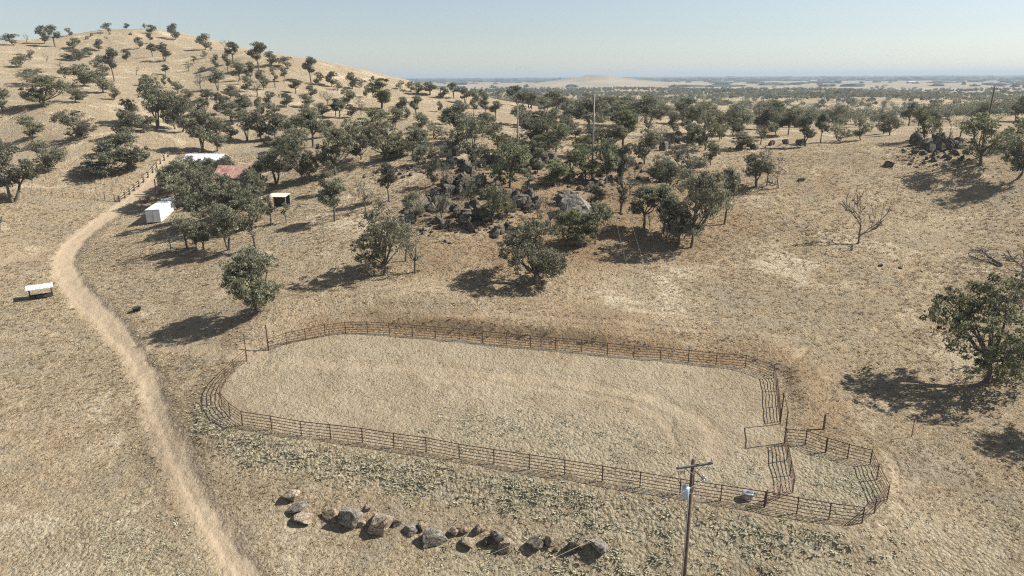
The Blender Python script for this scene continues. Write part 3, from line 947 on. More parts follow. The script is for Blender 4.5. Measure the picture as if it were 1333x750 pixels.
def zone(px, by, s):
    if s:
        return 'on the skyline of the left hill' if px < 455 else 'on the skyline of the low knoll'
    if px < 240 and by < 125:
        return 'high on the left hill'
    if px < 455 and by < 130:
        return "on the left hill's right shoulder"
    if px < 240 and by < 280:
        return 'low on the left hill'
    if px < 450 and by < 200:
        return 'in the belt above the red-roofed house'
    if px < 450:
        return 'near the red-roofed house'
    if px < 660 and by < 175:
        return 'on the low knoll'
    if px < 660 and by < 250:
        return 'in the grove left of the outcrop'
    if px < 872 and by < 262:
        return 'behind the rock outcrop'
    if px < 872:
        return 'on the slope before the outcrop'
    if px < 1000:
        return 'right of the outcrop'
    if by < 200:
        return 'along the right pasture crest'
    return 'in the right pasture'


KW = dict(round='rounded oak', wide='broad oak', tall='upright oak', thin='slender oak', column='slender oak', sparse='thin-leaved oak', lean='leaning oak', green='bright green oak', tallgreen='upright green oak', bush='low bush', multi='forked oak', big='oak', feature='oak', bare='leafless tree', barelean='leafless tree', snag='dead snag')
TREES = []
for row in T_.strip().split('\n'):
    for it in row.split(';'):
        q = it.split()
        if len(q) < 5:
            continue
        TREES.append([float(v) for v in q[:4]] + [q[4], len(q) > 5])
recs = {}
for t in TREES:
    if (t[0], t[1]) not in SPECIAL:
        recs.setdefault((zone(t[0], t[1], t[5]), KW[t[4]]), []).append(t)
LAB = {}
for (z, k), lst in recs.items():
    lst.sort(key=lambda t: t[0])
    for i, t in enumerate(lst):
        if len(lst) == 1:
            LAB[(t[0], t[1])] = f'{k} {z}, the only one there'
        elif i == len(lst) - 1 and i > 2:
            LAB[(t[0], t[1])] = f'{k} {z}, rightmost such'
        else:
            LAB[(t[0], t[1])] = f'{k} {z}, {ORD[i]} such from the left'
count = 0
used_first = set()


def place(proto, p, h, w, rz, name, label, cat, group):
    o = copy_tree(proto)
    o.name = name
    H_, W_ = proto['H'], proto['W']
    o.location = p
    o.rotation_euler = (0, 0, rz)
    sx = w / W_
    sy = sx * rnd.uniform(.9, 1.1)
    o.scale = (sx, sy, h / H_)
    for k in ('H', 'W'):
        del o[k]
    return tag(o, label, cat, group)


placed = []
for (px, by, ty, w, kind, s) in TREES:
    p = at(px, by)
    if p is None:
        continue
    dist = np.linalg.norm(p - CAM)
    lo, hi = .5, 22.0
    for _ in range(24):
        h = (lo + hi) / 2
        _, y_, _d = project(p + np.array([0, 0, h]))
        if y_ > ty:
            lo = h
        else:
            hi = h
    _, _, dep = project(p)
    ww = w * dep / F0
    if w < 24 and kind in ('round', 'tall', 'multi', 'wide'):
        h *= 1.14
        kind = 'round' if kind == 'wide' else kind
    lst = PROTO[kind]
    proto = lst[(int(px) + int(by)) % len(lst)]
    lab = SPECIAL.get((px, by)) or LAB[(px, by)]
    dead = kind in ('bare', 'barelean', 'snag')
    bush = kind == 'bush'
    name = 'dead_tree' if dead else ('bush' if bush else 'oak_tree')
    cat = 'dead tree' if dead else ('bush' if bush else 'oak tree')
    rz = rnd.uniform(0, 6.28) if kind not in ('lean', 'barelean', 'bare') else 0.0
    place(proto, p, h, ww * (1.0 if kind in ('bare', 'big') else 1.06 if w < 22 else 1.04), rz, name, lab, cat, 'dead trees and snags' if dead else ('bushes among the oaks' if bush else 'oaks on the hills and pasture'))
    placed.append((p[0], p[1], ww))
    count += 0 if (dead or bush) else 1

# woodland on the plain beyond the ridge: nearest ones one by one, the rest as one mass
g = np.random.default_rng(77)
N = 46000
a_ = g.uniform(-.75, .75, N)
r_ = np.sqrt(g.uniform(165 ** 2, 2150 ** 2, N))
x_, y_ = r_ * np.sin(a_), r_ * np.cos(a_)
dens = .5 + .5 * vnoise(x_ / 120, y_ / 120, 51) + .35 * vnoise(x_ / 420, y_ / 260, 52)
dens -= 1.2 * sstep(1700, 2100, r_)
dens += .25
dens = np.where((r_ < 320) & ((a_ < -.26) | (a_ > .40 - .25 * (r_ < 190))), 0, dens)
dens = np.where(r_ < 500, dens * 1.25, dens)
dens = np.where(((a_ < -.11) & (r_ < 700)) | ((a_ < -.03) & (r_ > 240) & (r_ < 700)), 0, dens)
keep = g.uniform(0, 1, N) < dens * np.where(r_ < 420, .50, np.where(r_ < 700, .34, .28))
_pl = np.array(placed)
_dm = np.array([np.min(np.hypot(_pl[:, 0] - a, _pl[:, 1] - b) - _pl[:, 2] * .3) if c < 420 else 9 for a, b, c in zip(x_, y_, r_)])
keep &= _dm > 2.0
x_, y_, r_, a_ = x_[keep], y_[keep], r_[keep], a_[keep]
z_ = height(x_, y_, False)
P_ = np.stack([x_, y_, z_], 1)
hh = g.uniform(5.0, 10.5, len(x_))
vis = np.ones(len(x_), bool)
for f in np.linspace(.08, .97, 40):
    q = CAM + (P_ + np.array([0, 0, 1.0]) * (hh * .8)[:, None] - CAM) * f
    vis &= q[:, 2] > height(q[:, 0], q[:, 1], False) - .3
px_, py_, dp_ = project(P_)
inn = (px_ > -20) & (px_ < 1353) & (py_ > 95)
print('OAKS', count)
order = np.argsort(r_)
ok = [i for i in order if vis[i] and inn[i] and not (px_[i] < 470 and r_[i] < 650)]
npl = max(0, 318 - count)
for n, i in enumerate(ok[:npl]):
    kind = ('round', 'round', 'multi', 'tall', 'wide')[n % 5]
    proto = PROTO[kind][n % len(PROTO[kind])]
    place(proto, P_[i], hh[i], hh[i] * float(g.uniform(.8, 1.25)) * (1.25 if kind == 'wide' else .62 if kind == 'tall' else 1), float(g.uniform(0, 6.28)), 'oak_tree',
          'distant oak scattered over the plain beyond the ridge', 'oak tree', 'oaks scattered over the plain')
rest = np.array([i for i in ok[npl:] if r_[i] > 280])
Vs, Ts = [], []
for i in rest:
    far = r_[i]
    k = int(np.clip(150000 / far, 70, 620))
    sz = .5 if far < 380 else .62 if far < 700 else (1.0 if far < 1200 else 1.7)
    nb = 6 if far < 700 else 4
    bc = g.normal(0, .17, (nb, 3)) * hh[i] * np.array([1.1, 1.1, .55]) + np.array([0, 0, .58 * hh[i]])
    d = g.normal(size=(k, 3))
    d /= np.linalg.norm(d, axis=1, keepdims=True)
    C = bc[g.integers(0, nb, k)] + d * (.30 * hh[i]) * (g.uniform(.3, 1, (k, 1))) * np.array([1, 1, .8])
    C[:, 2] = np.maximum(C[:, 2], .6)
    V, _f = leaves(C + P_[i], sz, g, None)
    Vs.append(V)
    Ts.append(np.clip(g.uniform(.1, .55) + g.normal(0, .2, k), 0, 1))
Vs, Ts = np.concatenate(Vs), np.concatenate(Ts)
fo = mesh_np('far_woodland', Vs, np.arange(len(Vs)).reshape(-1, 4), M['oak_leaf'], Ts)
tag(fo, 'scattered oak woodland covering the plain out to the pale fields', 'woodland', kind='stuff')

# tree belts on the far plain
bm = bmesh.new()
bmesh.ops.create_icosphere(bm, subdivisions=2, radius=1.0)
ICO_V = np.array([v.co for v in bm.verts])
ICO_F = np.array([[v.index for v in f.verts] for f in bm.faces])
bm.free()
Vs, Fs, k0 = [], [], 0
for i in range(3400):
    if i < 260:
        r = g.uniform(2300, 4600)
        sz = g.uniform(10, 30) if i < 200 else g.uniform(30, 70)
        hgt = g.uniform(5, 10)
    else:
        r = 4700 * (7.0 ** g.uniform(0, 1))
        sz = g.uniform(40, 160) * r / 9000
        hgt = g.uniform(9, 19)
    a = g.uniform(-.75, .75)
    x, y = r * math.sin(a), r * math.cos(a)
    if math.hypot((x - MC[0]) / 1.3, y - MC[1]) < 520:
        continue
    v = ICO_V * (1 + .25 * g.normal(size=(len(ICO_V), 1))) * np.array([sz, sz * .6, hgt]) + np.array([x, y, float(height(x, y, False))])
    Vs.append(v)
    Fs.append(ICO_F + k0)
    k0 += len(ICO_V)
fb = mesh_np('far_tree_belts', np.concatenate(Vs), np.concatenate(Fs), M['far_wood'])
tag(fb, 'dark belts of trees and orchards on the far flat plain', 'tree belts', kind='stuff')

# few bushes on the mound
# ------------------------------------------------------------------ rocks
def rock_mesh(seed, sub, m, cuts=15, smooth=False):
    g = np.random.default_rng(seed)
    bm = bmesh.new()
    bmesh.ops.create_icosphere(bm, subdivisions=sub, radius=1.0)
    V = np.array([v.co for v in bm.verts])
    Fc = np.array([[v.index for v in f.verts] for f in bm.faces])
    bm.free()
    for _ in range(cuts):
        n = g.normal(size=3)
        n /= np.linalg.norm(n)
        d = g.uniform(.38, .8)
        V = V - n[None] * np.maximum(0, V @ n - d)[:, None] * .93
    s = g.uniform(0, 50)
    V *= (1 + .05 * vnoise(V[:, 0] * 4 + s, V[:, 1] * 4 + V[:, 2] * 3.1, seed))[:, None]
    V *= (1 + .03 * vnoise(V[:, 0] * 11 + s, V[:, 2] * 11 + V[:, 1] * 8.1, seed + 3))[:, None]
    ext = V.max(0) - V.min(0)
    V = (V - (V.max(0) + V.min(0)) / 2) / ext * 2
    o = mesh_np('boulder', V, Fc, m, smooth=smooth)
    me = o.data
    bpy.data.objects.remove(o)
    return me


ROCK = {k: [rock_mesh(100 + i * 7 + j, 4, M[k]) for i in range(4)] for j, k in enumerate(('rock_tan', 'rock_grey', 'rock_red', 'rock_dark'))}


def rock(px, py, w, h, m, label, i, tilt=0.0, group=None, deep=1.0, rz=None, sink=.30):
    p = at(px, py)
    if p is None:
        return
    _, _, dep = project(p)
    sx, sz = w * dep / F0 / 2, h * dep / F0 / 2
    o = bpy.data.objects.new('boulder', ROCK[m][i % len(ROCK[m])])
    COL.objects.link(o)
    o.location = (p[0], p[1], p[2] + sz * (1 - sink * 2) * .9)
    o.scale = (sx, sx * deep, sz)
    o.rotation_euler = (0, tilt, rnd.uniform(-.5, .5) if rz is None else rz)
    tag(o, label, 'boulder', group)


FR = [(380, 648, 26, 17, 'rock_tan', 'rounded tan boulder at the upper left end of the boulder row', 0, .1), (386, 661, 34, 10, 'rock_grey', 'long flat grey slab lying tilted near the left end of the row', 1, -.35),
      (393, 676, 30, 15, 'rock_tan', 'flat tan boulder lowest at the left end of the row', 2, 0), (431, 671, 28, 16, 'rock_red', 'reddish flat boulder just left of the tallest boulder', 0, .1),
      (456, 680, 34, 36, 'rock_grey', 'tallest grey boulder of the row, streaked and upright', 0, .15), (479, 662, 12, 8, 'rock_tan', 'small tan stone behind the tallest boulder', 1, 0),
      (471, 682, 14, 11, 'rock_tan', 'small tan stone wedged right of the tallest boulder', 3, 0), (497, 686, 42, 30, 'rock_tan', 'wedge-shaped tan boulder with a dark shaded face, second largest', 1, -.25),
      (516, 684, 14, 13, 'rock_dark', 'small dark stone right of the wedge-shaped boulder', 0, 0), (536, 692, 22, 13, 'rock_grey', 'low grey boulder left of the row middle', 2, 0),
      (548, 688, 13, 16, 'rock_tan', 'small upright tan stone in the middle of the row', 2, .3), (566, 704, 36, 24, 'rock_grey', 'wide grey boulder lowest in the middle of the row', 3, .15),
      (591, 693, 18, 14, 'rock_tan', 'small tan boulder right of the wide grey one', 0, 0), (600, 690, 20, 14, 'rock_red', 'tan-red stone in the jumbled right group', 1, .2),
      (608, 707, 22, 14, 'rock_tan', 'low stone at the front left of the jumbled group', 2, 0), (624, 692, 17, 17, 'rock_red', 'reddish upright stone at the back of the jumbled group', 2, 0),
      (634, 707, 14, 13, 'rock_dark', 'dark small stone in the jumbled group', 1, 0), (646, 702, 24, 26, 'rock_grey', 'leaning smooth grey slab in the jumbled group', 1, .5),
      (659, 711, 26, 16, 'rock_tan', 'low tan boulder right of the leaning slab', 3, -.2), (697, 710, 28, 13, 'rock_dark', 'dark low boulder half buried left of the last tan stone', 2, 0),
      (718, 706, 18, 18, 'rock_tan', 'tan stone in reddish soil near the right end', 1, .1), (723, 716, 10, 7, 'rock_dark', 'tiny dark stone below the tan stone near the right end', 3, 0),
      (747, 716, 22, 21, 'rock_dark', 'dark pointed boulder second from the right end', 0, .25), (779, 714, 30, 20, 'rock_grey', 'dark grey block at the right end of the boulder row', 1, .1)]
for px, py, w, h, m, lab, i, tl in FR:
    rock(px, py, w * .93, h * .93, m, lab, i, tl, 'boulders in the front row', .85)

rock(752, 283, 46, 40, 'rock_grey', 'large pale tilted slab rock in the middle of the outcrop', 2, .55, 'outcrop rocks', 1.0, .3)
CL = [('in the upper jumble', 645, 222, 46, 10, 14, (6, 18), 'rock_dark'), ('in the left jumble', 568, 262, 24, 14, 13, (6, 16), 'rock_dark'), ('in the middle jumble', 648, 262, 26, 12, 13, (7, 19), 'rock_dark'), ('in the lower jumble', 640, 300, 30, 8, 10, (5, 13), 'rock_dark'), ('above the slab', 738, 262, 16, 10, 9, (6, 15), 'rock_dark'), ('in the dark pile behind the oaks', 697, 208, 22, 13, 30, (8, 15), 'rock_dark'), ('in the tall heap left of middle', 600, 246, 32, 14, 17, (10, 26), 'rock_dark'),
      ('in the broken left cluster', 600, 284, 36, 16, 22, (8, 22), 'rock_dark'), ('in the dark ledge below the grove', 684, 266, 24, 8, 11, (10, 24), 'rock_dark'),
      ('at the ragged left foot', 548, 282, 24, 22, 15, (5, 13), 'rock_grey'), ('strewn before the small grey shed', 590, 215, 44, 9, 22, (4, 11), 'rock_grey'),
      ('scattered behind the big slab', 765, 240, 42, 12, 17, (5, 14), 'rock_dark'), ('in the back right heap', 876, 190, 30, 9, 15, (7, 16), 'rock_dark'),
      ('on the slope right of the slab', 850, 225, 40, 16, 9, (5, 12), 'rock_dark'), ('on the right boulder knoll', 1218, 191, 34, 8, 24, (7, 18), 'rock_dark'),
      ('strewn below the right knoll', 1218, 204, 42, 12, 26, (3, 9), 'rock_dark'), ('below the pale board fence', 520, 224, 40, 10, 13, (3, 8), 'rock_dark'),
      ('on the right crest', 1010, 192, 60, 5, 9, (5, 14), 'rock_dark'), ('above the outcrop', 700, 182, 40, 10, 22, (3, 7), 'rock_grey'),
      ('on the knoll skyline', 478, 104, 26, 3, 9, (3, 7), 'rock_grey'), ("on the left hill's top", 150, 48, 60, 6, 12, (2, 5), 'rock_dark')]
for nm, cx_, cy_, rx, ry, n, (s0, s1), m in CL:
    n_0 = n
    n = int(n * .78)
    L = []
    for k in range(n):
        a, q = rnd.uniform(0, 6.28), math.sqrt(rnd.uniform(0, 1))
        w = rnd.uniform(s0, s1) if k > 1 else s1
        L.append((cx_ + rx * q * math.cos(a), cy_ + ry * q * math.sin(a), w))
    L.sort()
    for k, (x, y, w) in enumerate(L):
        big = 'larger' if w > (s0 + s1) / 2 else 'smaller'
        w0 = w
        w = w * (1.35 if CL.index((nm, cx_, cy_, rx, ry, n_0, (s0, s1), m)) < 9 else 1.05)
        same = [q for q in L if (q[2] > (s0 + s1) / 2) == (w0 > (s0 + s1) / 2)]
        pos = same.index((x, y, w0))
        lab = f'{big} dark rock {nm}, {ORD[pos]} such from left' if pos < 20 else f'{big} dark rock {nm}, far right'
        if m == 'rock_grey':
            lab = lab.replace('dark rock', 'grey rock')
        w = min(w, 19.0)
        rock(x, y, w, w * rnd.uniform(.75, 1.2), m, lab, k, rnd.uniform(-.4, .4), 'outcrop rocks', rnd.uniform(.7, 1.1), rnd.uniform(0, 6.28))
for k, (x, y, w, lab) in enumerate([(1043, 236, 9, 'lone dark stone low in the pasture between the oaks'), (1158, 216, 14, 'dark boulder alone below the left side of the right knoll'), (1172, 349, 5, 'tiny dark stone in the middle of the right pasture'), (1146, 346, 7, 'small dark stone right of the leafless tree shadow'),
                                    (1107, 494, 5, 'pale small stone on the slope right of the arena'), (870, 257, 9, 'dark stone beside the tall broad oak')]):
    rock(x, y, w, w * .7, 'rock_dark' if 'dark' in lab else 'rock_tan', lab, k, 0, 'loose stones')

# rubble between the boulders: too many small stones to count
g = np.random.default_rng(91)
bm = bmesh.new()
bmesh.ops.create_icosphere(bm, subdivisions=1, radius=1.0)
RV = np.array([v.co for v in bm.verts])
RF = np.array([[v.index for v in f.verts] for f in bm.faces])
bm.free()
Vs, Fs, k0 = [], [], 0
RC_ = [(c[1], c[2], c[3] * 1.25, c[4] * 1.3, int(c[5] * 3)) for c in CL[:-2]] + [(690, 245, 150, 45, 230), (600, 270, 70, 45, 160)]
for cx_, cy_, rx, ry, n in RC_:
    c0 = at(cx_, cy_)
    if c0 is None:
        continue
    _, _, dep = project(c0)
    for k in range(n):
        a, q = g.uniform(0, 6.28), math.sqrt(g.uniform())
        X = c0[0] + rx * q * math.cos(a) * dep / F0
        Y = c0[1] + ry * q * math.sin(a) * dep / F0 * 2.6
        sz = g.uniform(.10, .42)
        v = RV * (1 + .3 * g.normal(size=(len(RV), 1))) * np.array([sz, sz * g.uniform(.6, 1), sz * .7]) + np.array([X, Y, float(height(X, Y)) + sz * .2])
        Vs.append(v)
        Fs.append(RF + k0)
        k0 += len(RV)
tag(mesh_np('rock_rubble', np.concatenate(Vs), np.concatenate(Fs), M['rock_dark']), 'loose dark rubble strewn between the outcrop boulders', 'rubble', kind='stuff')

# ------------------------------------------------------------------ ground cover geometry
def tuft_template(seed, k=12, spread=.5, hgt=1.0, wid=.3):
    g = np.random.default_rng(seed)
    V = []
    for i in range(k):
        a = g.uniform(0, 6.28)
        b = g.uniform(0, 1) ** .6 * spread
        base = np.array([math.cos(a) * b * .6, math.sin(a) * b * .6, -.06])
        tip = np.array([math.cos(a) * b * 1.5, math.sin(a) * b * 1.5, hgt * g.uniform(.45, 1.0) * (1 - .45 * b)])
        a2 = a + g.uniform(.8, 2.3)
        w = np.array([math.cos(a2), math.sin(a2), 0]) * wid * g.uniform(.6, 1.2)
        V += [base - w, base + w, tip + w * .25]
    return np.array(V).reshape(-1, 3, 3)


def scatter(name, x, y, s, tmpl, material, seed, tl, label, cat):
    g = np.random.default_rng(seed)
    z = height(x, y)
    rz = g.uniform(0, 6.28, len(x))
    which = g.integers(0, len(tmpl), len(x))
    Vs, Ts = [], []
    for k, T in enumerate(tmpl):
        i = which == k
        c, sn = np.cos(rz[i]), np.sin(rz[i])
        X = T[None, ..., 0] * c[:, None, None] - T[None, ..., 1] * sn[:, None, None]
        Y = T[None, ..., 0] * sn[:, None, None] + T[None, ..., 1] * c[:, None, None]
        Z = np.broadcast_to(T[None, ..., 2], X.shape)
        V = np.stack([X, Y, Z], -1) * s[i][:, None, None, None] + np.stack([x[i], y[i], z[i]], -1)[:, None, None, :]
        t = g.uniform(0, 1, int(i.sum()))[:, None] * .75 + g.uniform(0, .35, (int(i.sum()), len(T))) + tl
        Vs.append(V.reshape(-1, 3))
        Ts.append(np.clip(t, 0, 1).ravel())
    V, T = np.concatenate(Vs), np.concatenate(Ts)
    o = mesh_np(name, V, np.arange(len(V)).reshape(-1, 3), material, T)
    return tag(o, label, cat, kind='stuff')


g = np.random.default_rng(5)
N = 230000
a_ = g.uniform(-.72, .72, N)
r_ = np.exp(g.uniform(math.log(33), math.log(175), N))
r_ = np.sqrt(g.uniform(33 ** 2, 185 ** 2, N))
thin = np.clip(70 / r_, .0, 1.0) ** 1.3
keep = g.uniform(0, 1, N) < thin
a_, r_ = a_[keep], r_[keep]
x_, y_ = r_ * np.sin(a_), r_ * np.cos(a_)
mm = masks(x_, y_)
pn = .5 + .5 * vnoise(x_ / 3.0, y_ / 3.0, 61)
pg = np.clip(.2 + .95 * (.5 + .5 * vnoise(x_ / 14, y_ / 14, 64)), .12, 1) * (.5 + .6 * pn) * (1 - np.clip(mm['road'] * 1.6, 0, 1)) * (1 - .97 * mm['arena']) * (1 - .5 * mm['weeds'])
u = g.uniform(0, 1, len(x_))
gi = u < pg
tm = [tuft_template(i, 11, .6, .36, .15) for i in range(5)]
sg = g.uniform(.18, .42, gi.sum()) * np.clip(r_[gi] / 70, .8, 1.7)
scatter('dry_grass', x_[gi], y_[gi], sg, tm, M['grass'], 3, -.02, 'short dry straw-coloured grass tufts over the pasture', 'grass')
N = 60000
a_ = g.uniform(-.62, .62, N)
r_ = np.sqrt(g.uniform(33 ** 2, 80 ** 2, N))
x_, y_ = r_ * np.sin(a_), r_ * np.cos(a_)
mm = masks(x_, y_)
pn = .5 + .5 * vnoise(x_ / 2.0, y_ / 2.0, 63) 
wi = g.uniform(0, 1, N) < mm['weeds'] * (.05 + .85 * pn ** 1.8)
tw = [tuft_template(20 + i, 13, .95, .34, .26) for i in range(5)]
scatter('dry_weeds', x_[wi], y_[wi], g.uniform(.2, .42, wi.sum()), tw, M['weed'], 4, .05, 'low pale grey-green weeds below and inside the arena rails', 'weeds')

# ------------------------------------------------------------------ pipe fences
def gpos(px, py):
    return at(px, py)


def w2(p):
    return np.array([p[0], p[1], float(height(p[0], p[1]))])


def pipe_fence(name, label, pts, hgt=1.5, nr=5, m='rust_pipe', cat='pipe fence', group=None, skip=()):
    P = [w2(p) for p in pts]
    c = np.mean(P, axis=0)
    root = thing(name, label, cat, tuple(c), 0, group)
    for i, p in enumerate(P):
        q = p - c
        b = MB()
        b.tube([q + (0, 0, -.4), q + (0, 0, hgt + .05)], .05, 8)
        b.build('post', M[m], root, False)
    for k in range(nr):
        z = hgt * (.14 + .86 * k / (nr - 1))
        b = MB()
        line = []
        for i, p in enumerate(P):
            line.append(p - c + np.array([0, 0, z - .02]))
        b.tube(line, .042 if k == nr - 1 else .032, 6)
        b.build('rail', M[m], root, False)
    return root


pipe_fence('pipe_fence', 'long rusty pipe rail fence along the far side and upper right corner of the arena', ffw, group='arena rails')
pipe_fence('pipe_fence', 'rusty pipe rail fence round the left end and near side of the arena', nfw[:22], group='arena rails')
pipe_fence('pipe_fence', 'rusty pipe rail fence around the small holding pen at the right', np.vstack([nfw[21:22] + (nfw[22] - nfw[21]) * .02, nfw[22:31]]), group='arena rails')
pipe_fence('pipe_gate', 'rusty pipe gate panel on the far side of the holding pen', np.array([nfw[30] + (nfw[31] - nfw[30]) * .03, nfw[31], nfw[32] + (nfw[31] - nfw[32]) * .06]), group='arena rails', cat='gate')
dv = np.array([on_plane(*q)[:2] for q in ((1020.5, 580), (1024, 600), (1028, 620), (1032, 641))])
pipe_fence('pipe_fence', 'short rusty pipe rail fence between the arena and the holding pen', dv, group='arena rails')
dg = np.array([on_plane(*q)[:2] for q in ((1031, 643), (1014, 650), (997, 657.5))])
pipe_fence('pipe_gate', 'faded reddish pipe gate panel standing angled near the metal tank', dg, m='red_pipe', group='arena rails', cat='gate')


def post(px, py, topy, rad, label, name='fence_post', m='rust_pipe', plane=True):
    p = w2(on_plane(px, py)) if plane else at(px, py)
    lo, hi = .3, 9
    for _ in range(24):
        h = (lo + hi) / 2
        if project(p + np.array([0, 0, h]))[1] > topy:
            lo = h
        else:
            hi = h
    b = MB()
    b.tube([(0, 0, -.4), (0, 0, h)], rad, 8)
    o = b.build(name, M[m])
    o.location = p
    return tag(o, label, 'post'), p, h


post(321.5, 469, 435, .06, 'tall steel gate post at the left side of the arena gateway', 'gate_post')
post(349.5, 456, 423, .075, 'thicker tall steel gate post at the right side of the arena gateway', 'gate_post')
post(1072, 558.5, 539, .11, 'thick dark wooden post standing alone beyond the holding pen', 'fence_post', 'pole_wood', False)
post(1186.5, 569, 545, .04, 'thin steel stake in the shadow of the large oak', 'fence_post', 'rust_pipe', False)
# arch over the right gateway
pa, pb = w2(on_plane(1015.6, 552)), w2(on_plane(1020.6, 577.5))
c = (pa + pb) / 2
arch = thing('gate_arch', 'tall steel pipe gateway with a high crossbar at the right end of the arena', 'gateway', tuple(c))
for q in (pa, pb):
    b = MB()
    b.tube([q - c + (0, 0, -.4), q - c + (0, 0, 3.35)], .06, 8)
    b.build('post', M['rust_pipe'], arch)
b = MB()
b.tube([pa - c + (0, 0, 3.40), pb - c + (0, 0, 3.40)], .05, 8)
b.build('crossbar', M['rust_pipe'], arch)

# metal tank
p = w2(on_plane(973, 649))
tk = thing('stock_tank', 'round galvanised metal tank on the ground by the near arena rails', 'tank', tuple(p))
b = MB()
prof = [(.48, 0.0)]
for i in range(9):
    prof += [(.50, .05 + i * .09), (.475, .095 + i * .09)]
prof += [(.50, .86), (.52, .88), (.50, .90), (.44, .88)]
b.lathe(prof, 24)
b.build('body', M['steel'], tk, True)
tk.scale = (.9, .9, .72)
b = MB()
b.lathe([(.10, .885), (.10, .93), (.04, .94)], 12)
b.build('cap', M['dark_metal'], tk, True)

# dark tub beside the road
p = at(178.5, 405)
tb = thing('feed_tub', 'small black tub lying in dry grass right of the dirt track', 'tub', tuple(p))
b = MB()
b.lathe([(.42, .0), (.55, .42), (.60, .46), (.53, .45), (.40, .12), (.05, .1)], 18)
b.build('bucket', M['rubber'], tb, True)

# feeder shelter on the left
pl, pr = at(41.5, 388), at(67.5, 388.5)
c = (pl + pr) / 2
ang = -math.atan2(c[0], c[1]) - .03
L = np.linalg.norm(pr[:2] - pl[:2])
sh = thing('feed_shelter', 'open feeder with a white metal roof on two posts, left of the track', 'feeder', tuple(c), ang)
for sx in (-1, 1):
    b = MB()
    b.box(sx * L / 2 - .09, sx * L / 2 + .09, -.09, .09, -.4, 1.62)
    b.box(sx * L / 2 - .07, sx * L / 2 + .07, -.75, .75, 1.58, 1.68)
    b.build('post', M['dark_metal'], sh)
b = MB()
rw = L / 2 + .32
for i in range(14):
    x0 = -rw + i * 2 * rw / 14
    x1 = x0 + 2 * rw / 14
    zz = .03 if i % 2 else 0
    b.box(x0, x1, -.95, .95, 1.69 + zz, 1.73 + zz)
rf = b.build('roof', M['white_roof'], sh)
rf.rotation_euler = (R(7), 0, 0)
b = MB()
b.box(-L / 2 + .1, L / 2 - .1, -.42, -.36, .12, .5)
b.box(-L / 2 + .1, L / 2 - .1, .36, .42, .12, .5)
b.box(-L / 2 + .1, L / 2 - .1, -.36, .36, .12, .18)
b.build('trough', M['dark_metal'], sh)

# white trailer
fl, fr, bk = at(191.5, 292.5), at(209.5, 293), at(231, 273)
d1 = fr[:2] - fl[:2]
wd = np.linalg.norm(d1)
dl = bk[:2] - fr[:2]
ang = math.atan2(dl[1], dl[0]) - math.pi / 2
wd = 2.55
ln = min(max(np.linalg.norm(dl), 9.0), 13.0)
print('TRAILER', fl, fr, bk, ln)
tr = thing('box_trailer', 'white box trailer parked beside the dirt track below the house', 'trailer', tuple(fl), ang)
hz = 2.75
b = MB()
b.box(0, wd, 0, ln, .42, hz)
body = b.build('body', M['white_paint'], tr, False, .05)
b = MB()
b.box(-.04, wd + .04, -.04, ln + .04, hz + .003, hz + .07)
b.build('roof', M['white_roof'], tr, False, .02)
for i in range(9):
    yy = .4 + i * (ln - .8) / 8
    for x0, x1 in ((wd + .003, wd + .03), (-.03, -.003)):
        b = MB()
        b.box(x0, x1, yy - .03, yy + .03, .5, hz - .05)
        b.build('rib', M['white_paint'], tr)
b = MB()
b.box(.1, wd / 2 - .02, -.035, -.003, .52, hz - .15)
b.box(wd / 2 + .02, wd - .1, -.035, -.003, .52, hz - .15)
dr = b.build('door', M['white_paint'], tr)
b = MB()
for xx in (wd / 2 - .18, wd / 2 + .18):
    b.tube([(xx, -.06, .6), (xx, -.06, hz - .25)], .022, 6)
b.build('handle', M['steel'], dr)
b = MB()
b.box(.15, wd - .15, .1, ln - .1, .30, .415)
b.build('chassis', M['dark_metal'], tr)
for yy in (ln * .42, ln * .42 + .85):
    for xx in (.12, wd - .12):
        b = MB()
        b.tube([(xx - .11, yy, .36), (xx + .11, yy, .36)], .36, 16)
        b.build('wheel', M['rubber'], tr)
b = MB()
b.tube([(wd * .25, ln, .4), (wd / 2, ln + 1.3, .42)], .05, 6)
b.tube([(wd * .75, ln, .4), (wd / 2, ln + 1.3, .42)], .05, 6)
b.tube([(wd / 2, ln + 1.2, .0), (wd / 2, ln + 1.2, .7)], .04, 6)
b.build('tow_bar', M['dark_metal'], tr)

# pair of tall timber poles by the trailer
for (x, y, t_, lab) in ((204.5, 256, 233, 'front one of two tall timber gateposts behind the white trailer'), (208.5, 253, 226, 'taller rear one of two timber gateposts behind the white trailer')):
    post(x, y, t_, .16, lab, 'timber_pole', 'pole_wood', False)
# picnic table
p = at(188, 263)
pt = thing('picnic_table', 'dark wooden picnic table at the track edge left of the trailer', 'table', tuple(p), R(15))
b = MB()
for i in range(4):
    b.box(-1.1, 1.1, -.40 + i * .205, -.21 + i * .205, .82, .87)
b.build('tabletop', M['pole_wood'], pt)
for s_ in (-1, 1):
    b = MB()
    b.box(-1.1, 1.1, s_ * .75 - .14, s_ * .75 + .14, .45, .50)
    b.build('seat', M['pole_wood'], pt)
    b = MB()
    b.tube([(s_ * .8, -.75, -.05), (s_ * .8, -.25, .82)], .05, 4)
    b.tube([(s_ * .8, .75, -.05), (s_ * .8, .25, .82)], .05, 4)
    b.tube([(s_ * .8, -.85, .42), (s_ * .8, .85, .42)], .045, 4)
    b.build('leg', M['pole_wood'], pt)

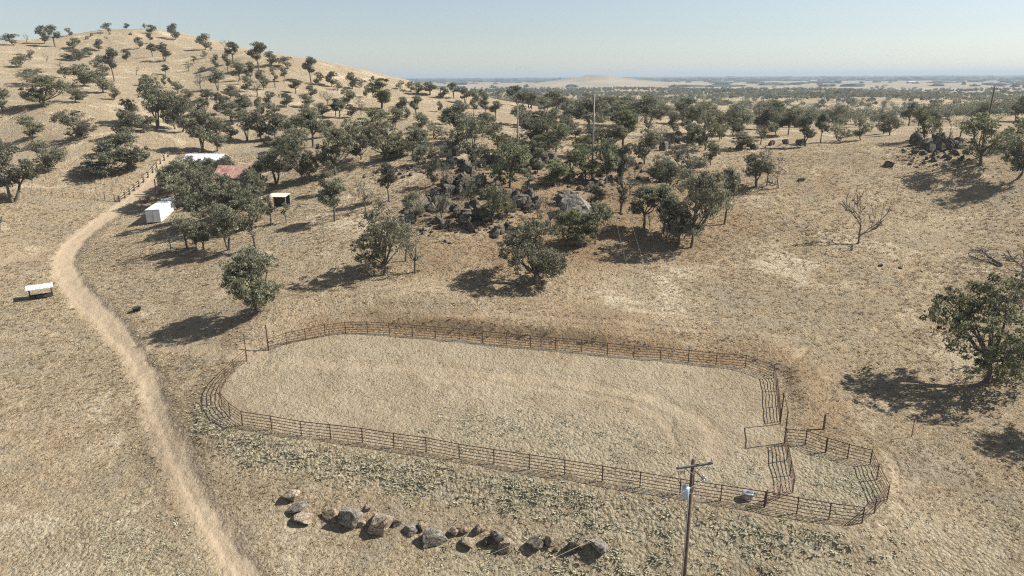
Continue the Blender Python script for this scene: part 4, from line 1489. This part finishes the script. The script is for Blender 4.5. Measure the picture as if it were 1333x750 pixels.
# wooden rail fence along the upper track
rf_px = [(156, 263), (163, 258), (169, 253.5), (175, 248), (181, 243), (187, 237.5), (193, 231.5), (199, 225.5), (204, 219), (209, 213.5), (214, 209), (219, 204)]
RP = [at(*q) for q in rf_px]
c = np.mean(RP, axis=0)
rfz = thing('rail_fence', 'pale split-rail fence with brown posts climbing beside the upper track', 'rail fence', tuple(c))
for i, p in enumerate(RP):
    b = MB()
    q = p - c
    b.box(q[0] - .15, q[0] + .15, q[1] - .15, q[1] + .15, q[2] - .3, q[2] + 1.3)
    b.build('post', M['pole_wood'], rfz)
    if i < len(RP) - 1:
        for zz in (.55, 1.0):
            b = MB()
            b.tube([q + (0, -.2, zz), RP[i + 1] - c + (0, -.2, zz)], .07, 6)
            b.build('rail', M['pale_wood'], rfz)
# wire fence across the lower left hillside
WP = [at(*q) for q in ((40, 252), (54, 254), (68, 255), (82, 256), (96, 257), (110, 258.5), (124, 260), (137, 261), (150, 263))]
c = np.mean(WP, axis=0)
wf = thing('wire_fence', 'thin wire fence on stakes running left from the rail fence', 'wire fence', tuple(c))
for i, p in enumerate(WP):
    b = MB()
    rr_ = .09 if i > 6 else .045
    b.tube([p - c + (0, 0, -.3), p - c + (0, 0, 1.25 if i < 7 else 1.5)], rr_, 6)
    b.build('post', M['pole_wood'], wf)
for zz in (.35, .7, 1.1):
    b = MB()
    b.tube([p - c + (0, 0, zz) for p in WP], .012, 4)
    b.build('wire', M['dark_metal'], wf)

# ------------------------------------------------------------------ buildings
def gable(name, label, cat, c, ang, Lx, Ly, eave, ridge, wall, roof, over=.5, door=True):
    root = thing(name, label, cat, tuple(c), ang)
    x, y = Lx / 2, Ly / 2
    b = MB()
    b.add([(-x, -y, -.6), (x, -y, -.6), (x, y, -.6), (-x, y, -.6), (-x, -y, eave), (x, -y, eave), (x, y, eave), (-x, y, eave), (-x, 0, ridge), (x, 0, ridge)],
          [(0, 1, 5, 4), (1, 2, 6, 9, 5), (2, 3, 7, 6), (3, 0, 4, 8, 7)])
    b.build('wall', wall, root)
    b = MB()
    sl = (ridge - eave) / y
    n = 22
    for s_ in (-1, 1):
        for i in range(n):
            x0 = -x - over + i * (Lx + 2 * over) / n
            x1 = x0 + (Lx + 2 * over) / n
            zz = .05 if i % 2 else .02
            y0, y1 = s_ * (y + over), 0
            z0, z1 = eave - over * sl + zz, ridge + zz
            v = [(x0, y0, z0), (x1, y0, z0), (x1, y1, z1), (x0, y1, z1)]
            b.add(v + [(q[0], q[1], q[2] + .06) for q in v], [(0, 1, 2, 3), (4, 5, 6, 7), (0, 1, 5, 4), (1, 2, 6, 5), (2, 3, 7, 6), (3, 0, 4, 7)])
    b.build('roof', roof, root)
    for xx in (-x * .55, x * .5):
        b = MB()
        b.box(xx - .6, xx + .6, -y - .05, -y - .01, 1.0, 2.1)
        wn = b.build('window', M['white_paint'], root)
        b = MB()
        b.box(xx - .52, xx + .52, -y - .065, -y - .053, 1.08, 2.02)
        b.build('pane', M['glass'], wn)
    if door:
        b = MB()
        b.box(-.45, .45, -y - .06, -y - .01, .0, 2.05)
        b.build('door', M['pale_wood'], root)
    return root


p = at(308, 246)
gable('house', 'house with a faded red roof and grey walls, half hidden by oaks', 'house', p, R(-6), 5.8, 5.6, 2.9, 4.9, M['grey_wall'], M['red_roof'])
p = at(270, 216)
gable('barn', 'long low building with a white metal roof behind the red-roofed house', 'barn', p, R(-4), 8.6, 6.4, 1.5, 2.7, M['grey_wall'], M['white_roof'], .3)
# carport
p = at(365, 271)
cp = thing('carport', 'small open carport with a flat pale tan roof in the trees', 'carport', tuple(p), R(-4))
for sx in (-1, 1):
    for sy in (-1, 1):
        b = MB()
        b.box(sx * 1.55 - .07, sx * 1.55 + .07, sy * 1.1 - .07, sy * 1.1 + .07, -.5, 2.35)
        b.build('post', M['grey_wood'], cp)
b = MB()
for i in range(12):
    x0 = -1.8 + i * .3
    b.box(x0, x0 + .3, -1.35, 1.35, 2.42 + (.03 if i % 2 else 0), 2.47 + (.03 if i % 2 else 0))
o = b.build('roof', M['tan_roof'], cp)
o.rotation_euler = (R(6), 0, 0)
b = MB()
b.box(-1.55, 1.55, 1.18, 1.22, .0, 2.3)
b.build('back_panel', M['dark_metal'], cp)
# grey shed under the big oak
p = at(586, 204)
sd = thing('shed', 'low grey shed in the shade of the large dense oak', 'shed', tuple(p), R(5))
b = MB()
b.box(-2.2, 2.2, 0, 2.6, -.4, 1.9)
b.build('wall', M['grey_wood'], sd)
b = MB()
b.add([(-2.4, -.25, 1.93), (2.4, -.25, 1.93), (2.4, 2.8, 2.3), (-2.4, 2.8, 2.3), (-2.4, -.25, 2.0), (2.4, -.25, 2.0), (2.4, 2.8, 2.37), (-2.4, 2.8, 2.37)],
      [(0, 3, 2, 1), (4, 5, 6, 7), (0, 1, 5, 4), (1, 2, 6, 5), (2, 3, 7, 6), (3, 0, 4, 7)])
b.build('roof', M['dark_metal'], sd)
b = MB()
b.box(-1.5, -.3, -.05, -.01, .8, 1.5)
wn = b.build('window', M['white_paint'], sd)
b = MB()
b.box(-1.43, -.37, -.065, -.053, .87, 1.43)
b.build('pane', M['glass'], wn)
b = MB()
b.box(.4, 1.3, -.05, -.01, -.1, 1.7)
b.build('door', M['dark_metal'], sd)
# pale board fence
BP = [at(*q) for q in ((482, 210), (491, 208.5), (500, 207), (508, 206), (516, 205), (523, 204.5))]
c = np.mean(BP, axis=0)
bf = thing('board_fence', 'low pale board fence under the grove of tall oaks', 'board fence', tuple(c))
for i, q in enumerate(BP):
    q = q - c
    b = MB()
    b.box(q[0] - .08, q[0] + .08, q[1] - .08, q[1] + .08, q[2] - .3, q[2] + 1.1)
    b.build('post', M['pole_wood'], bf)
    if i < len(BP) - 1:
        e = BP[i + 1] - c
        b = MB()
        for zz in (.12, .46, .80):
            v = [q + (0, -.12, zz), e + (0, -.12, zz), e + (0, -.12, zz + .28), q + (0, -.12, zz + .28)]
            b.add(v + [w_ + np.array([0, .05, 0]) for w_ in v], [(0, 1, 2, 3), (7, 6, 5, 4), (0, 4, 5, 1), (1, 5, 6, 2), (2, 6, 7, 3), (3, 7, 4, 0)])
        b.build('board', M['pale_wood'], bf)

# fallen tree
p = at(1304, 347)
d = at(1268, 330) - p
fd = thing('fallen_tree', 'fallen dead tree with a bare grey trunk and broken branches lying in the right pasture', 'fallen tree', tuple(p))
g2 = np.random.default_rng(3)
b = MB()
L = np.linalg.norm(d)
u_ = d / L
tp = [np.array([0, 0, .28]), u_ * L * .3 + (0, 0, .42), u_ * L * .62 + (0, 0, .75), u_ * L * .8 + (0, 0, 1.1)]
b.tube(tp, [.28, .24, .17, .10], 8)
b.build('trunk', M['dead_wood'], fd, True)
b = MB()
for i in range(26):
    s_ = tp[1] + (tp[3] - tp[1]) * g2.uniform(0, 1)
    e = s_ + g2.normal(size=3) * np.array([1.3, 1.0, .45]) + u_ * g2.uniform(.2, 1.6)
    e[2] = max(e[2], -.1 - s_[2] * .1)
    m_ = bent(s_, e, g2, .15, 5)
    b.tube(m_, list(np.linspace(.075, .015, 5)), 5)
    for _ in range(3):
        f_ = m_[3] + g2.normal(size=3) * .45
        b.tube(bent(m_[2], f_, g2, .15, 3), [.03, .02, .008], 4)
b.build('branches', M['dead_wood'], fd, True)
# leafless litter under the leafless tree and the large oak
# ------------------------------------------------------------------ utility poles and wires
def arm_pole(name, label, base, H, r0, ang, arm=2.4, m='pole_wood', parts=True):
    root = thing(name, label, 'utility pole', tuple(base), ang)
    b = MB()
    b.tube([(0, 0, -1.0), (0, 0, H * .5), (0, 0, H)], [r0 * 1.25, r0 * 1.05, r0 * .85], 12)
    b.build('pole', M[m], root, True)
    if arm:
        b = MB()
        b.box(-arm / 2, arm / 2, -r0 - .11, -r0 + .0, H - .38, H - .25)
        b.build('crossarm', M['arm_wood'], root, False, .01)
        b = MB()
        for s_ in (-1, 1):
            b.tube([(s_ * arm * .25, -r0 - .05, H - .40), (0, -r0 - .02, H - .95)], .022, 5)
        b.build('brace', M['steel'], root)
        for xx in (-arm / 2 + .1, arm / 2 - .1, 0.28):
            b = MB()
            b.lathe([(.02, 0), (.02, .08), (.06, .09), (.05, .14), (.065, .15), (.045, .21), (.03, .24)], 10, (xx, -r0 - .055, H - .25))
            b.build('insulator', M['porcelain'], root, True)
    return root


topw = CAM + ray(903, 598) * 41.0
bx, by_ = topw[0], topw[1]
bz = float(height(bx, by_))
H_ = topw[2] - bz
ra = ray(928, 599)
la = ray(880, 605)
ang = math.atan2((ra * 41 - la * 42.2)[1], (ra * 41 - la * 42.2)[0])
ang = R(-14)
up = arm_pole('utility_pole', 'tall brown timber power pole with crossarm and blue-grey transformer, nearest to the viewer', (bx, by_, bz), H_, .15, R(14))
b = MB()
b.lathe([(.20, 0), (.235, .03), (.235, .72), (.21, .78), (.10, .82)], 18, (-.42, -.08, H_ - 2.55))
tf = b.build('transformer', M['can_blue'], up, True)
for yy in (-.12, .12):
    b = MB()
    b.lathe([(.03, 0), (.055, .03), (.04, .08), (.055, .11), (.03, .18), (.02, .26)], 10, (-.42 + yy * .6, -.08 + yy, H_ - 2.55 + .79))
    b.build('bushing', M['porcelain'], tf, True)
b = MB()
b.box(-.20, -.05, -.12, .02, H_ - 2.3, H_ - 2.2)
b.box(-.20, -.05, -.12, .02, H_ - 1.95, H_ - 1.85)
b.build('bracket', M['steel'], up)
b = MB()
b.tube([(.1, -.05, H_ - .75), (.35, -.1, H_ - 1.0), (.75, -.15, H_ - 1.42)], .045, 6)
b.build('side_arm', M['arm_wood'], up)
for k in range(4):
    b = MB()
    b.lathe([(.03, 0), (.085, .03), (.06, .08), (.085, .12), (.06, .17), (.075, .2), (.03, .25)], 10, (.68 + .11 * (k % 2) * 1.4, -.2 + .12 * k, H_ - 1.62 + .06 * (k % 2)))
    b.build('cutout', M['steel'], up, True)
b = MB()
b.tube([(-.17, -.1, -.2), (-.17, -.1, H_ - 2.6)], .024, 6)
b.build('conduit', M['white_paint'], up)


def vpole(px, py, ty, r, label, m='grey_wood'):
    p = at(px, py)
    lo, hi = 2, 22
    for _ in range(26):
        h = (lo + hi) / 2
        if project(p + np.array([0, 0, h]))[1] > ty:
            lo = h
        else:
            hi = h
    return arm_pole('utility_pole', label, tuple(p), h, r, R(20), 0 if 'plain' in label else 1.6, m), p, h


q1, p1, h1 = vpole(770.5, 236, 122, .16, 'pale grey power pole rising in front of the plain, behind the outcrop')
q2, p2, h2 = vpole(674, 215, 130, .14, 'thinner grey power pole left of the pale one, behind the green oak')
q3, p3, h3 = vpole(1277, 205, 113, .15, 'dark power pole rising above the right pasture crest', 'pole_wood')


def wire(a, b_, sag, label, r=.007, name='power_line', group='overhead wires'):
    a, b_ = np.asarray(a, float), np.asarray(b_, float)
    pts = [a + (b_ - a) * t + np.array([0, 0, -sag * 4 * t * (1 - t)]) for t in np.linspace(0, 1, 26)]
    m_ = MB()
    m_.tube([q - a for q in pts], r, 5, True)
    o = m_.build(name, M['wire'])
    o.location = a
    return tag(o, label, 'power line', group)


cs, sn = math.cos(R(14)), math.sin(R(14))


def onpole(x, y, z):
    return np.array([bx + x * cs - y * sn, by_ + x * sn + y * cs, bz + z])


wire(onpole(-1.1, -.2, H_ - .02), p1 + np.array([-.6, 0, h1 - .1]), 2.2, 'left one of two overhead wires sagging from the near pole to the pale grey pole')
wire(onpole(1.1, -.2, H_ - .02), p1 + np.array([.6, 0, h1 - .1]), 2.2, 'right one of two overhead wires sagging from the near pole to the pale grey pole')
wire(p1 + np.array([-.6, 0, h1 - .1]), p2 + np.array([.5, 0, h2 - .1]), .6, 'overhead wire strung between the two grey poles behind the outcrop')
wire(onpole(.7, -.2, H_ - 1.4), CAM + ray(470, 832) * 27.0, .5, 'thin pale service wire running down left from the near pole, lower one')
wire(onpole(-1.1, -.2, H_ - .05), CAM + ray(420, 806) * 30.0, .5, 'thin pale service wire running down left from the near crossarm, upper one')

# a few pale farm buildings far out on the plain
for i, (px, py, w, lab) in enumerate([(1186, 108.5, 9, 'tiny pale farm building on the far plain, right of the other'), (1062, 106, 14, 'tiny long pale farm building on the far plain, nearer the mound')]):
    p = hit(px, py)
    if p is None:
        continue
    dep = project(p)[2]
    ww = w * dep / F0
    root = gable('farm_building', lab, 'farm building', p, R(-10 * i), min(ww, 160), 22, 5, 8, M['grey_wall'], M['tan_roof'], 1.0, False)
    tag(root, group='far farm buildings')

# remove prototypes
for lst in PROTO.values():
    for o in lst:
        for ch in list(o.children):
            bpy.data.objects.remove(ch)
        bpy.data.objects.remove(o)

# ------------------------------------------------------------------ haze
b = MB()
b.box(-46000, 46000, -46000, 46000, -9, 96)
hz_ = b.build('haze', None) if False else None
me = bpy.data.meshes.new('haze')
me.from_pydata(b.v, [], b.f)
hm, nt = mat('haze_air')
o_ = nt.nodes.new('ShaderNodeOutputMaterial')
pv = nt.nodes.new('ShaderNodeVolumePrincipled')
pv.inputs['Color'].default_value = (.58, .68, .76, 1)
pv.inputs['Density'].default_value = 1.5e-4
pv.inputs['Anisotropy'].default_value = .1
nt.links.new(pv.outputs[0], o_.inputs['Volume'])
me.materials.append(hm)
ho = bpy.data.objects.new('haze', me)
COL.objects.link(ho)
ho['kind'] = 'stuff'

# ------------------------------------------------------------------ light
SUN_EL, SUN_AZ = R(41), R(78)   # azimuth clockwise from +Y
sl = bpy.data.lights.new('sun', 'SUN')
sl.energy = 5.0
sl.angle = R(.53)
sl.color = (1.0, .955, .885)
so = bpy.data.objects.new('sun', sl)
sd_ = Vector((math.cos(SUN_EL) * math.sin(SUN_AZ), math.cos(SUN_EL) * math.cos(SUN_AZ), math.sin(SUN_EL)))
so.rotation_euler = sd_.to_track_quat('Z', 'Y').to_euler()
so.location = (60, 40, 120)
COL.objects.link(so)
wd_ = bpy.data.worlds.new('World')
S.world = wd_
wd_.use_nodes = True
nt = wd_.node_tree
bg = nt.nodes['Background']
sk = nt.nodes.new('ShaderNodeTexSky')
sk.sky_type = 'NISHITA'
sk.sun_disc = False
sk.sun_elevation = SUN_EL
sk.sun_rotation = SUN_AZ
sk.altitude = 200
sk.air_density = 1.0
sk.dust_density = 0.3
sk.ozone_density = 3.0
hs = nt.nodes.new('ShaderNodeHueSaturation')
hs.inputs['Saturation'].default_value = .62
nt.links.new(sk.outputs[0], hs.inputs['Color'])
nt.links.new(hs.outputs[0], bg.inputs[0])
bg.inputs[1].default_value = .064

S.view_settings.view_transform = 'Standard'
S.view_settings.look = 'None'
S.view_settings.gamma = 1
S.view_settings.exposure = 0.82
S.cycles.max_bounces = 5
S.cycles.diffuse_bounces = 2
S.cycles.transmission_bounces = 3
S.cycles.volume_bounces = 0
S.cycles.use_denoising = False
S.cycles.use_adaptive_sampling = False
S.cycles.pixel_filter_type = 'BLACKMAN_HARRIS'
S.cycles.filter_width = 1.15
S.cycles.sample_clamp_indirect = 3.0
